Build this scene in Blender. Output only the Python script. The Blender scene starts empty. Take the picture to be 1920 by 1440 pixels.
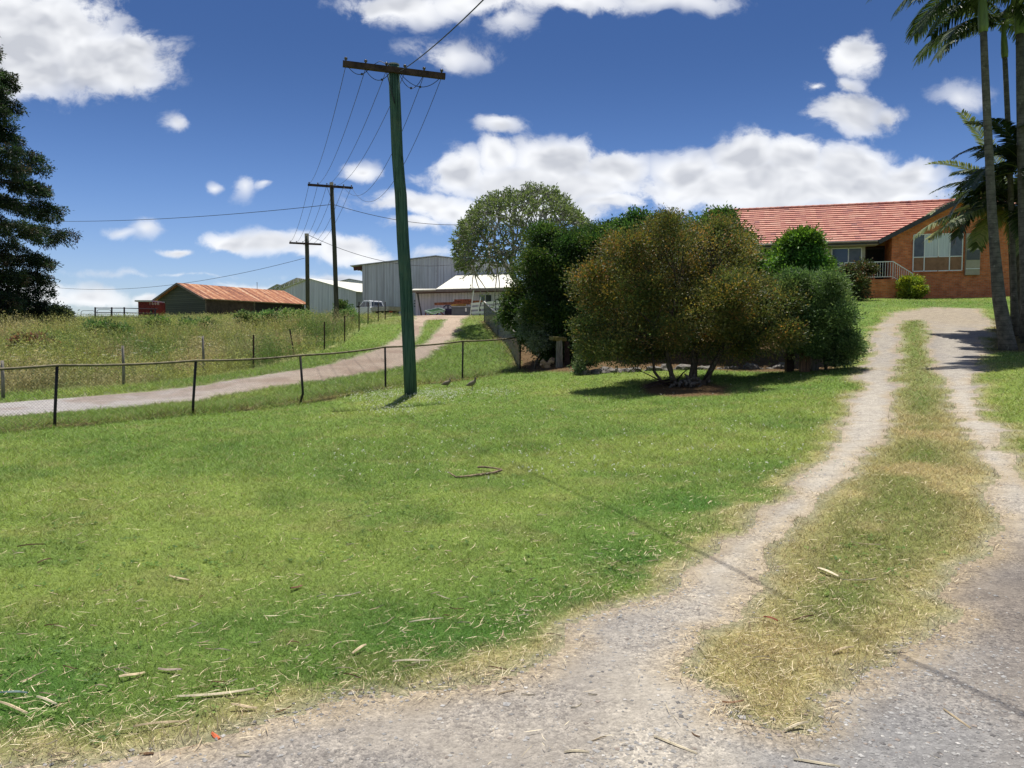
import bpy, math, random
import numpy as np
from mathutils import Vector, Matrix, Euler
rng = np.random.default_rng(7)
random.seed(7)
sc = bpy.context.scene
R = math.radians
F = 1450.0
CAMZ = 1.6
PITCH = math.atan(80 / F)

# ------------------------------------------------------------------ camera
cam = bpy.data.cameras.new('camera')
cam.sensor_width = 36
cam.lens = 36 * F / 1920
cam.clip_end = 8000
cam_o = bpy.data.objects.new('camera', cam)
sc.collection.objects.link(cam_o)
cam_o.location = (0, 0, CAMZ)
cam_o.rotation_euler = (math.pi / 2 - PITCH, 0, 0)
sc.camera = cam_o
sc.render.resolution_x = 1024
sc.render.resolution_y = 768
sc.view_settings.view_transform = 'Standard'
sc.view_settings.look = 'None'
sc.view_settings.exposure = 0.3
sc.view_settings.gamma = 1.0
sc.cycles.max_bounces = 6
sc.cycles.diffuse_bounces = 3
sc.cycles.transparent_max_bounces = 8

def ray(u, v):
    cx = (u - 960) / F; cy = (720 - v) / F
    ca, sa = math.cos(PITCH), math.sin(PITCH)
    return np.array([cx, ca + cy * sa, -sa + cy * ca])
def P(u, v, d):
    """point seen at pixel (u,v) of the 1920x1440 photograph, d metres ahead"""
    r = ray(u, v)
    return np.array([0, 0, CAMZ]) + r * (d / r[1])

# ------------------------------------------------------------------ sun
SUN_EL, SUN_AZ = R(74), R(-4)      # azimuth from +Y towards +X
S = Vector((math.sin(SUN_AZ) * math.cos(SUN_EL), math.cos(SUN_AZ) * math.cos(SUN_EL), math.sin(SUN_EL)))
sun = bpy.data.lights.new('sun', 'SUN')
sun.energy = 5.0
sun.angle = R(0.53)
sun.color = (1.0, 0.955, 0.88)
sun_o = bpy.data.objects.new('sun', sun)
sc.collection.objects.link(sun_o)
sun_o.rotation_euler = (-S).to_track_quat('-Z', 'Y').to_euler()
sun_o.location = (20, 20, 60)

# ------------------------------------------------------------------ node helper
class N:
    def __init__(s, tree):
        s.t = tree; s.n = tree.nodes; s.l = tree.links
    def new(s, typ, **kw):
        nd = s.n.new(typ)
        for k, v in kw.items(): setattr(nd, k, v)
        return nd
    def put(s, sock, val):
        if isinstance(val, bpy.types.NodeSocket): s.l.new(val, sock)
        elif val is not None:
            if isinstance(val, (tuple, list)) and len(val) == 3 and sock.type == 'RGBA': val = (*val, 1)
            sock.default_value = val
    def math(s, op, a, b=None, c=None, clamp=False):
        nd = s.new('ShaderNodeMath', operation=op, use_clamp=clamp)
        s.put(nd.inputs[0], a)
        if b is not None: s.put(nd.inputs[1], b)
        if c is not None: s.put(nd.inputs[2], c)
        return nd.outputs[0]
    def mix(s, f, a, b, blend='MIX'):
        nd = s.new('ShaderNodeMix', data_type='RGBA', blend_type=blend)
        s.put(nd.inputs[0], f); s.put(nd.inputs[6], a); s.put(nd.inputs[7], b)
        return nd.outputs[2]
    def ss(s, x, lo, hi, a=0.0, b=1.0):
        nd = s.new('ShaderNodeMapRange', interpolation_type='SMOOTHSTEP')
        s.put(nd.inputs[0], x); s.put(nd.inputs[1], lo); s.put(nd.inputs[2], hi); s.put(nd.inputs[3], a); s.put(nd.inputs[4], b)
        return nd.outputs[0]
    def comb(s, x, y, z=0.0):
        nd = s.new('ShaderNodeCombineXYZ'); s.put(nd.inputs[0], x); s.put(nd.inputs[1], y); s.put(nd.inputs[2], z)
        return nd.outputs[0]
    def sep(s, v):
        nd = s.new('ShaderNodeSeparateXYZ'); s.put(nd.inputs[0], v); return nd.outputs
    def noise(s, vec, scale, detail=4, rough=0.55, dist=0.0):
        nd = s.new('ShaderNodeTexNoise'); s.put(nd.inputs['Vector'], vec)
        nd.inputs['Scale'].default_value = scale; nd.inputs['Detail'].default_value = detail
        nd.inputs['Roughness'].default_value = rough; nd.inputs['Distortion'].default_value = dist
        return nd.outputs[0]
    def vor(s, vec, scale, feature='F1'):
        nd = s.new('ShaderNodeTexVoronoi', feature=feature); s.put(nd.inputs['Vector'], vec)
        nd.inputs['Scale'].default_value = scale
        return nd.outputs
    def ramp(s, f, stops):
        nd = s.new('ShaderNodeValToRGB'); s.put(nd.inputs[0], f)
        e = nd.color_ramp.elements
        while len(e) < len(stops): e.new(0.5)
        for i, (p, c) in enumerate(stops):
            e[i].position = p; e[i].color = (*c, 1)
        return nd.outputs[0]
    def vmul(s, v, k):
        nd = s.new('ShaderNodeVectorMath', operation='MULTIPLY'); s.put(nd.inputs[0], v); nd.inputs[1].default_value = k
        return nd.outputs[0]
    def bump(s, h, strength=0.5, dist=0.02):
        nd = s.new('ShaderNodeBump'); s.put(nd.inputs['Height'], h)
        nd.inputs['Strength'].default_value = strength; nd.inputs['Distance'].default_value = dist
        return nd.outputs[0]

# ------------------------------------------------------------------ world: Nishita sky with cumulus clouds laid out by direction
world = bpy.data.worlds.new('World')
sc.world = world
world.use_nodes = True
w = N(world.node_tree)
w.n.clear()
sky = w.new('ShaderNodeTexSky', sky_type='NISHITA')
sky.sun_disc = False
sky.sun_elevation = SUN_EL
sky.sun_rotation = SUN_AZ
sky.altitude = 400
sky.air_density = 1.0
sky.dust_density = 0.35
sky.ozone_density = 2.2
hsv = w.new('ShaderNodeHueSaturation')
hsv.inputs['Hue'].default_value = 0.503
hsv.inputs['Saturation'].default_value = 1.22
w.l.new(sky.outputs[0], hsv.inputs['Color'])
bg = w.new('ShaderNodeBackground'); bg.inputs[1].default_value = 0.05

tc = w.new('ShaderNodeTexCoord')
sx, sy, sz = w.sep(tc.outputs['Generated'])
ys = w.math('MAXIMUM', w.math('ABSOLUTE', sy), 0.12)
tint = w.mix(w.ss(sz, .05, .36), (1.50, 1.52, 1.88), (.86, .90, 1.12))
w.l.new(w.mix(1.0, hsv.outputs[0], tint, 'MULTIPLY'), bg.inputs[0])
ca_ = w.math('DIVIDE', sx, ys)
cb_ = w.math('DIVIDE', sz, ys)
cv = w.comb(ca_, cb_)
# domain warp
wn = w.new('ShaderNodeTexNoise'); w.l.new(cv, wn.inputs['Vector']); wn.inputs['Scale'].default_value = 9.0; wn.inputs['Detail'].default_value = 3
wsub = w.new('ShaderNodeVectorMath', operation='SUBTRACT'); w.l.new(wn.outputs['Color'], wsub.inputs[0]); wsub.inputs[1].default_value = (.5, .5, .5)
wsc = w.new('ShaderNodeVectorMath', operation='SCALE'); w.l.new(wsub.outputs[0], wsc.inputs[0]); wsc.inputs['Scale'].default_value = 0.055
wad = w.new('ShaderNodeVectorMath', operation='ADD'); w.l.new(cv, wad.inputs[0]); w.l.new(wsc.outputs[0], wad.inputs[1])
CL = [(50,50,190,105,1.2),(190,105,140,68,1.2),(20,120,170,60,1.1),(262,85,56,46,1.0),(250,130,70,40,1.05),
 (328,230,26,19,.60),(760,8,120,34,.95),(900,6,160,30,.95),(1050,0,150,30,.95),(1250,-8,120,22,.8),(840,98,78,26,.62),(960,40,50,26,.55),
 (935,243,52,24,.76),(862,325,60,44,1.1),(930,300,50,40,1.1),(1040,300,100,46,1.25),(1150,312,78,38,1.15),(1020,345,230,42,1.15),
 (1290,318,80,42,1.1),(1400,302,80,46,1.2),(1490,305,80,44,1.2),(1600,312,90,46,1.2),(1700,316,72,34,1.0),(1460,352,320,52,1.25),(1640,345,130,46,1.15),
 (790,388,125,30,.95),(840,400,90,34,.95),(770,425,80,20,.75),(1130,375,130,24,.85),(1000,395,260,24,.8),
 (1605,105,62,38,1.0),(1585,210,74,46,.98),(1655,215,46,24,.72),(1530,155,34,18,.62),(1590,160,36,22,.62),(1805,190,40,26,.5),
 (675,322,42,20,.85),(462,342,22,22,.54),(398,346,18,9,.6),(500,345,26,12,.48),(268,428,24,17,.62),(232,437,30,9,.48),(333,468,42,9,.8),
 (440,450,70,24,1.05),(500,456,80,22,1.05),(570,468,70,20,.9),(650,470,76,28,1.15),(690,485,60,18,.85),(180,553,70,20,.95),(60,548,90,22,.85),(110,560,70,12,.8),
 (500,532,110,14,.72),(630,525,110,14,.66),(280,556,36,13,.8),(810,480,90,14,.42),(350,512,240,8,.36)]
fld = None
for (u, v, ru, rv, a) in CL:
    r = ray(u, v); px, pz = r[0] / r[1], r[2] / r[1]
    mp = w.new('ShaderNodeVectorMath', operation='SUBTRACT'); w.l.new(wad.outputs[0], mp.inputs[0]); mp.inputs[1].default_value = (px, pz, 0)
    m2 = w.vmul(mp.outputs[0], (F / ru, F / rv, 0))
    ln = w.new('ShaderNodeVectorMath', operation='LENGTH'); w.l.new(m2, ln.inputs[0])
    g = w.math('MULTIPLY_ADD', ln.outputs['Value'], -0.75 * a, 1.0 * a)
    fld = g if fld is None else w.math('MAXIMUM', fld, g)
# other directions: a broken field of cumulus
gen = w.math('MULTIPLY_ADD', w.noise(tc.outputs['Generated'], 3.0, 3, .5), 3.0, -1.45)
behind = w.math('LESS_THAN', sy, 0.12)
wide = w.math('GREATER_THAN', w.math('ABSOLUTE', ca_), 0.78)
high = w.math('GREATER_THAN', cb_, 0.62)
oth = w.math('MAXIMUM', behind, w.math('MAXIMUM', wide, high))
fld = w.math('ADD', w.math('MULTIPLY', fld, w.math('SUBTRACT', 1.0, oth)), w.math('MULTIPLY', gen, oth))
n1 = w.math('ADD', w.math('MULTIPLY', w.noise(w.vmul(wad.outputs[0], (.8, 1.25, 1)), 8.0, 2, .5), .52), w.math('MULTIPLY', w.noise(w.vmul(wad.outputs[0], (.85, 1.15, 1)), 30.0, 9, .64), .48))
n2 = w.noise(cv, 5.0, 4, .5)
dens = w.math('ADD', fld, w.math('MULTIPLY_ADD', n1, 2.6, -1.36))
alpha = w.ss(dens, 0.02, 0.40)
alpha = w.math('MULTIPLY', alpha, w.math('MAXIMUM', w.ss(fld, -.15, .80, .15, 1.0), w.ss(dens, .5, 1.1)))
# shading of the cloud body: grey where thick and low, white on the rims and tops
cve = w.new('ShaderNodeVectorMath', operation='ADD'); w.l.new(wad.outputs[0], cve.inputs[0]); cve.inputs[1].default_value = (0.006, 0.014, 0)
n1b = w.math('ADD', w.math('MULTIPLY', w.noise(w.vmul(cve.outputs[0], (.8, 1.25, 1)), 8.0, 2, .5), .52), w.math('MULTIPLY', w.noise(w.vmul(cve.outputs[0], (.85, 1.15, 1)), 30.0, 9, .64), .48))
relief = w.math('SUBTRACT', w.noise(w.vmul(wad.outputs[0], (.8, 1.3, 1)), 13.0, 3, .5), w.noise(w.vmul(cve.outputs[0], (.8, 1.3, 1)), 13.0, 3, .5))
core = w.ss(w.math('ADD', fld, w.math('MULTIPLY_ADD', n2, 1.2, -0.6)), 0.40, 1.10)
shade = w.math('ADD', w.math('MULTIPLY', core, 0.62), w.math('MULTIPLY', relief, -3.0))
shade = w.math('MAXIMUM', w.math('MINIMUM', shade, 0.85), 0.0)
ccol = w.mix(shade, (0.82, 0.83, 0.85), (0.44, 0.46, 0.51))
cbg = w.new('ShaderNodeBackground'); cbg.inputs[1].default_value = 1.0
w.l.new(ccol, cbg.inputs[0])
up = w.ss(sz, -0.01, 0.03)
alpha = w.math('MULTIPLY', alpha, up)
alpha = w.math('MULTIPLY', alpha, 0.97)
mxs = w.new('ShaderNodeMixShader'); w.l.new(alpha, mxs.inputs[0]); w.l.new(bg.outputs[0], mxs.inputs[1]); w.l.new(cbg.outputs[0], mxs.inputs[2])
wo = w.new('ShaderNodeOutputWorld'); w.l.new(mxs.outputs[0], wo.inputs[0])
world.cycles.sampling_method = 'MANUAL'
world.cycles.sample_map_resolution = 512

# ------------------------------------------------------------------ numpy noise
_perm = np.random.default_rng(3).random((512, 512)).astype(np.float64)
def vnoise(x, y, s):
    x = np.asarray(x) * s; y = np.asarray(y) * s
    xi = np.floor(x).astype(int); yi = np.floor(y).astype(int)
    fx = x - xi; fy = y - yi
    fx = fx * fx * (3 - 2 * fx); fy = fy * fy * (3 - 2 * fy)
    a = _perm[xi % 512, yi % 512]; b = _perm[(xi + 1) % 512, yi % 512]
    c = _perm[xi % 512, (yi + 1) % 512]; d = _perm[(xi + 1) % 512, (yi + 1) % 512]
    return (a * (1 - fx) + b * fx) * (1 - fy) + (c * (1 - fx) + d * fx) * fy
def fbm(x, y, s, o=3):
    t = 0; a = 1; n = 0
    for i in range(o):
        t = t + a * vnoise(x + 17.3 * i, y - 9.1 * i, s * 2 ** i); n += a; a *= .5
    return t / n
def sstep(x, a, b):
    t = np.clip((x - a) / (b - a), 0, 1); return t * t * (3 - 2 * t)

# ------------------------------------------------------------------ terrain height: smooth surface through measured points
FP = [(-190,832,13.0),(102,800,15.1),(361,775,17.2),(560,757,19.6),(723,727,22.4),(867,712,25.2),(975,697,28.0)]   # front fence post feet
SP = [(975,697,28.0),(934,634,38.0),(908,602,46.0)]                                                               # side fence
ctl = [P(*p) for p in FP] + [P(*p) for p in SP[1:]]
ctl += [P(*p) for p in [(770,738,21),(0,783,17.6),(0,758,20.0),(557,721,22.6),(557,695,26.5),(720,695,27),(720,657,33),(800,631,40),(850,592,55),(780,592,55),
  (475,692,29),(549,665,32.5),(608,656,35),(646,642,38.5),(673,620,42),(690,608,46),(722,600,52),
  (0,700,27),(0,640,38),(0,612,50),(200,605,60),(250,650,38),(400,640,42),(200,601,80),(360,598,80),(575,597,72),(700,596,66),(800,595.5,64),(950,595.5,66),(820,595,80),
  (1285,722,20),(1100,697,23.5),(1300,692,23.3),(1510,690,23),(1048,683,26.5),(1050,640,32),(1000,615,40),(1200,640,30),(1400,630,30),
  (1700,890,7.9),(1700,800,11.0),(1700,735,16),(1710,680,20),(1712,640,24),(1712,618,26.5),(1720,576,34),(1671,559.5,44),(1540,562,44.5),(1870,557.5,42.5),(1750,563,40),
  (1900,800,11),(1895,655,22),(1600,620,28),(1610,700,19),(1450,760,15),(1250,800,13.2),(960,800,14.3),(600,830,13),(1920,610,29),(1300,590,45),(1100,598,45)]]
ctl += [np.array(p) for p in [(0,0,0),(3,2,0),(-4,2,0.02),(6,0,.1),(-6,0,0.05),(0,-8,-.1),(1,5,.0),(-3,5,.02),(3,6,.06),(-4,9,.03),(0,9,.02),(4,9,.15),(7,6,.25),
  (-14,8,-.05),(-30,10,0.0),(-22,20,.1),(-35,40,2.1),(16,10,1.0),(18,20,1.9),(30,40,4.3),(40,15,2.2),(12,0,.5),(-50,-30,-.8),(50,-30,0),(0,-40,-.8),
  (-60,60,3.2),(-70,95,3.2),(0,110,3.9),(60,100,4.4),(-30,110,3.6),(45,60,4.5),(-20,5,0)]]
CT = np.array(ctl)
SCL = 30.0
def _k(r2): return np.where(r2 > 1e-12, r2 * np.log(r2 + 1e-12) * 0.5, 0.0)
_n = len(CT)
_xy = CT[:, :2] / SCL
_K = _k(((_xy[:, None] - _xy[None]) ** 2).sum(-1)) + np.eye(_n) * 0.0015
_Pm = np.hstack([np.ones((_n, 1)), _xy])
_A = np.vstack([np.hstack([_K, _Pm]), np.hstack([_Pm.T, np.zeros((3, 3))])])
_sol = np.linalg.solve(_A, np.concatenate([CT[:, 2], np.zeros(3)]))
def gz(x, y):
    x = np.asarray(x, float); y = np.asarray(y, float)
    sh = x.shape
    X = np.stack([x.ravel(), y.ravel()], -1)
    rr = np.hypot(X[:, 0], X[:, 1])
    Xc = X * (np.minimum(rr, 125) / np.maximum(rr, 1e-6))[:, None] / SCL
    out = _sol[_n] + _sol[_n + 1] * Xc[:, 0] + _sol[_n + 2] * Xc[:, 1]
    for i in range(_n):
        out = out + _sol[i] * _k((Xc[:, 0] - _xy[i, 0]) ** 2 + (Xc[:, 1] - _xy[i, 1]) ** 2)
    out = out - np.maximum(rr - 110, 0) * 0.035 * sstep(rr, 110, 220)
    near = 1 - sstep(rr, 60, 100)
    out = out + near * ((fbm(X[:, 0], X[:, 1], 0.5, 2) - .5) * 0.07 + (vnoise(X[:, 0], X[:, 1], 2.5) - .5) * 0.012)
    return out.reshape(sh)
_gd = np.concatenate([np.arange(1.5, 20, 0.04), np.arange(20, 110, 0.12)])
def G(u, v, fallback=60.0):
    """first ground point along the ray through pixel (u,v)"""
    r = ray(u, v); r = r / r[1]
    x = r[0] * _gd; z = CAMZ + r[2] * _gd
    h = gz(x, _gd)
    below = np.nonzero(z <= h)[0]
    d = _gd[below[0]] if len(below) else fallback
    x = r[0] * d
    return np.array([x, d, float(gz(np.array([x]), np.array([d]))[0])])
def g1(x, y): return float(gz(np.array([x]), np.array([y]))[0])

# ------------------------------------------------------------------ plan polygons (traced once, kept as ground coordinates)
def gpoly(px): return np.array([G(u, v)[:2] for u, v in px])
drive_px = [(0,1436),(60,1428),(150,1432),(292,1408),(410,1372),(528,1339),(600,1325),(746,1303),(910,1277),(983,1255),(1070,1211),(1056,1175),(1147,1146),(1220,1120),(1293,1047),(1350,1005),(1440,960),(1500,900),(1545,850),(1590,780),(1610,720),(1618,680),(1630,640),(1650,604),(1680,585),(1750,577),(1830,578)]
drive_px2 = [(1862,605),(1852,640),(1830,690),(1835,735),(1862,790),(1905,850),(1945,900),(1995,960),(2120,1080),(2500,1250)]
DRIVE = np.vstack([[(-9, 2.2), (-4.5, 2.55)], gpoly(drive_px), gpoly(drive_px2), [(7.5, 1.5), (8, -6), (-9, -6)]])
ISL = gpoly([(1280,1272),(1329,1193),(1395,1175),(1402,1135),(1428,1113),(1420,1087),(1468,1018),(1500,965),(1560,925),(1595,885),(1650,820),(1668,780),(1676,747),(1684,715),(1690,680),(1690,647),(1686,620),(1692,603),
  (1732,601),(1740,620),(1738,647),(1746,680),(1754,720),(1777,745),(1787,777),(1807,827),(1822,862),(1850,900),(1860,950),(1858,1000),(1854,1040),(1789,1084),(1741,1113),(1767,1146),(1694,1211),(1639,1240),(1570,1251),(1577,1288),(1530,1335),(1490,1372),(1424,1364),(1373,1343),(1384,1313),(1355,1299)])
ROAD = np.vstack([[(-30, 17.8)], gpoly([(-200,800),(0,783),(180,769),(360,752),(500,730),(560,720),(640,708),(720,694),(800,670),(836,645),(858,622),(868,600)]), [(-2.9,60),(-2.5,66),(-13,66),(-7.2,58)], gpoly([(775,597),(768,605),(752,631),(735,640),(700,657),(640,677),(560,694),(450,711),(300,732),(150,745),(0,757),(-200,766)]), [(-30, 21.5)]])
RSTRIP = gpoly([(800,600),(838,600),(826,612),(806,636),(775,656),(758,654),(785,630)])
WEEDS = np.vstack([[(-60, 22.5)], gpoly([(-200,752),(0,742),(200,727),(400,706),(475,694),(560,672),(608,658),(646,644),(673,622),(690,610),(722,602)]), [(-8.6,60),(-9,72),(-30,88),(-80,95),(-80,30)]])
MULCH = gpoly([(978,700),(955,668),(930,638),(960,622),(1000,640),(1010,628),(1060,618),(1200,630),(1400,628),(1560,640),(1600,668),(1590,692),(1500,697),(1300,694),(1100,700),(1040,700)])
RING = gpoly([(1190,722),(1240,712),(1330,716),(1380,728),(1370,742),(1280,748),(1210,740)])
PALMBED = gpoly([(1835,600),(1870,590),(1990,600),(2100,650),(1990,665),(1880,662),(1840,668),(1826,640)])
BUILD = [np.array([(20.0,43.4),(31,40.5),(33,48),(12,53),(10,50)])]
def sdf(poly, x, y):
    """signed distance, positive inside"""
    x = np.asarray(x, float).ravel(); y = np.asarray(y, float).ravel()
    d = np.full(x.shape, 1e9); ins = np.zeros(x.shape, bool)
    m = len(poly)
    for i in range(m):
        x0, y0 = poly[i]; x1, y1 = poly[(i + 1) % m]
        ex, ey = x1 - x0, y1 - y0
        t = np.clip(((x - x0) * ex + (y - y0) * ey) / (ex * ex + ey * ey + 1e-12), 0, 1)
        d = np.minimum(d, np.hypot(x - x0 - t * ex, y - y0 - t * ey))
        c = ((y0 > y) != (y1 > y)) & (x < (x1 - x0) * (y - y0) / (y1 - y0 + 1e-15) + x0)
        ins ^= c
    return np.where(ins, d, -d)
def rag(x, y, a=1.0): return a * ((fbm(x, y, 1.6, 2) - .5) * .46 + (fbm(x + 40, y, 7, 3) - .5) * .22)
def drive_s(x, y):
    x = np.asarray(x, float).ravel(); y = np.asarray(y, float).ravel()
    r = rag(x, y) * np.clip(np.hypot(x, y) / 12, .55, 1.3)
    a = np.minimum(sdf(DRIVE, x, y) + r, -sdf(ISL, x, y) + r * .9)
    return a
def road_s(x, y):
    x = np.asarray(x, float).ravel(); y = np.asarray(y, float).ravel()
    r = rag(x, y)
    return np.minimum(sdf(ROAD, x, y) + r, -sdf(RSTRIP, x, y) + r * .6)
FLINE = np.array([P(*p)[:2] for p in FP])
def fence_d(x, y):
    d = np.full(np.asarray(x).ravel().shape, 1e9)
    for L in (FLINE, np.array([P(*p)[:2] for p in SP])):
        for i in range(len(L) - 1):
            (x0, y0), (x1, y1) = L[i], L[i + 1]
            ex, ey = x1 - x0, y1 - y0
            t = np.clip(((x - x0) * ex + (y - y0) * ey) / (ex * ex + ey * ey), 0, 1)
            d = np.minimum(d, np.hypot(x - x0 - t * ex, y - y0 - t * ey))
    return d
C3 = lambda *c: np.array(c, float)
def lerpc(a, b, t): return a * (1 - t[:, None]) + b * t[:, None]
def ground_info(x, y):
    """returns base colour (n,3) of what grows or lies there, plus zone fields"""
    x = np.asarray(x, float).ravel(); y = np.asarray(y, float).ravel()
    n = len(x)
    sd = drive_s(x, y); sr = road_s(x, y); si = sdf(ISL, x, y); dr = sdf(DRIVE, x, y)
    lawn = np.tile(C3(.170, .250, .064), (n, 1))
    f = fbm(x, y, .28, 3)
    lawn = lerpc(lawn, C3(.235, .298, .082), sstep(f, .38, .66))
    f2 = fbm(x + 90, y + 30, .9, 3)
    lawn = lerpc(lawn, C3(.105, .190, .045), sstep(f2, .56, .78) * .55)
    mow = np.sin(np.hypot(x - 6.5, y - 13) * 6.6 + (fbm(x, y, .4, 2) - .5) * 2)
    lawn = lawn * (1 + .065 * mow * sstep(y, 3.5, 6) * (1 - sstep(y, 13, 19)))[:, None]
    # lush strip on the lawn side of the near driveway edge
    dd = -dr
    lush = sstep(-dd, -2.3, -.55) * (1 - sstep(y, 7.5, 11)) * (x > -6) * (x < 3.4) * (.4 + .6 * sstep(fbm(x, y, .8, 2), .3, .6))
    lawn = lerpc(lawn, C3(.068, .175, .036), lush * .8)
    hz = 1 - sstep(np.hypot(x, y), 3, 22)
    f4 = fbm(x - 33, y + 8, 2.4, 2)
    lawn = lerpc(lawn, C3(.30, .29, .12), sstep(f4, .6, .8) * .35)
    # dry straw near gravel
    dry = sstep(sd + rag(x + 5, y, 1.1), -.40, .0)
    dry = dry * (1 - .45 * sstep(y, 7, 14))
    col = lerpc(lawn, C3(.46, .385, .21), dry * .85)
    # island grass, olive and dry
    isl = si > -.35
    fi = fbm(x, y, 1.1, 3)
    ic = lerpc(np.tile(C3(.24, .255, .095), (n, 1)), C3(.43, .36, .19), sstep(fi, .4, .62))
    ic = lerpc(ic, C3(.16, .23, .06), sstep(fbm(x + 9, y, .7, 2), .5, .7) * .7)
    ic = lerpc(ic, C3(.46, .38, .21), (1 - sstep(si, .05, .5)) * .7)
    ic = lerpc(ic, C3(.46, .385, .20), (1 - sstep(y, 3.4, 5.0)) * .6)
    ic = lerpc(ic, C3(.17, .23, .075), sstep(y, 11, 17) * .65)
    col = np.where(isl[:, None], ic, col)
    # rough verge beyond the fence, hill weeds
    sw = sdf(WEEDS, x, y) + rag(x, y, 1.0)
    wc = lerpc(np.tile(C3(.26, .285, .12), (n, 1)), C3(.38, .35, .18), sstep(fbm(x, y, .3, 3), .42, .62))
    wc = lerpc(wc, C3(.13, .19, .06), sstep(fbm(x + 7, y, .55, 3), .53, .7) * .8)
    col = lerpc(col, wc, sstep(sw, -.3, .6))
    far = (y > 28) & (sw < 0) & (dr < -.2) & (x < 8)
    col = np.where(far[:, None], lerpc(lerpc(col, C3(.17, .25, .06), np.full(n, .5)), C3(.33, .31, .14), sstep(fbm(x + 3, y + 9, .25, 2), .5, .7) * .5), col)
    # soil and mulch
    mul = np.maximum.reduce([sstep(sdf(MULCH, x, y) + rag(x, y), -.1, .5), sstep(sdf(RING, x, y) + rag(x, y, .8), -.1, .35), .8 * sstep(sdf(PALMBED, x, y) + rag(x, y), -.1, .6)])
    fd = fence_d(x, y)
    mul = np.maximum(mul, .75 * (1 - sstep(fd + (fbm(x, y, 1.5, 2) - .5) * .7, .05, .38)))
    col = lerpc(col, C3(.17, .105, .065), mul)
    gc = np.maximum(sstep(sd, -.16, .02), sstep(sr, -.2, .02))
    col = lerpc(col, C3(.36, .32, .255), gc * .9)
    return dict(col=col, sd=sd, sr=sr, si=si, dr=dr, sw=sw, mul=mul, dry=dry, fd=fd)

# ------------------------------------------------------------------ mesh building
def fast_mesh(name, V, faces, cols=None, smooth=False):
    V = np.asarray(V, np.float32)
    me = bpy.data.meshes.new(name)
    me.vertices.add(len(V)); me.vertices.foreach_set('co', V.ravel())
    fl = [np.asarray(f, np.int32) for f in faces if len(f)]
    nl = sum(f.size for f in fl); nf = sum(len(f) for f in fl)
    me.loops.add(nl); me.loops.foreach_set('vertex_index', np.concatenate([f.ravel() for f in fl]))
    me.polygons.add(nf)
    tot = np.concatenate([np.full(len(f), f.shape[1], np.int32) for f in fl])
    st = np.concatenate([[0], np.cumsum(tot)[:-1]]).astype(np.int32)
    me.polygons.foreach_set('loop_start', st)
    me.polygons.foreach_set('use_smooth', np.full(nf, smooth, bool))
    if cols is not None:
        at = me.attributes.new('Col', 'FLOAT_COLOR', 'POINT')
        c4 = np.ones((len(V), 4), np.float32); c4[:, :3] = cols
        at.data.foreach_set('color', c4.ravel())
    me.update(calc_edges=True)
    return me
ROOTLOC = {}
def setp(o, label=None, cat=None, group=None, kind=None):
    if label: o['label'] = label
    if cat: o['category'] = cat
    if group: o['group'] = group
    if kind: o['kind'] = kind
    return o
def link(name, me, m, loc=(0, 0, 0), parent=None):
    if m is not None: me.materials.append(m)
    o = bpy.data.objects.new(name, me)
    sc.collection.objects.link(o)
    if parent is not None: o.parent = parent
    else: o.location = loc
    return o
def empty(name, loc, label, cat, group=None, rz=0.0):
    o = bpy.data.objects.new(name, None)
    sc.collection.objects.link(o)
    o.location = tuple(loc); o.rotation_euler = (0, 0, rz)
    o.empty_display_size = .2
    return setp(o, label, cat, group)
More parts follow.
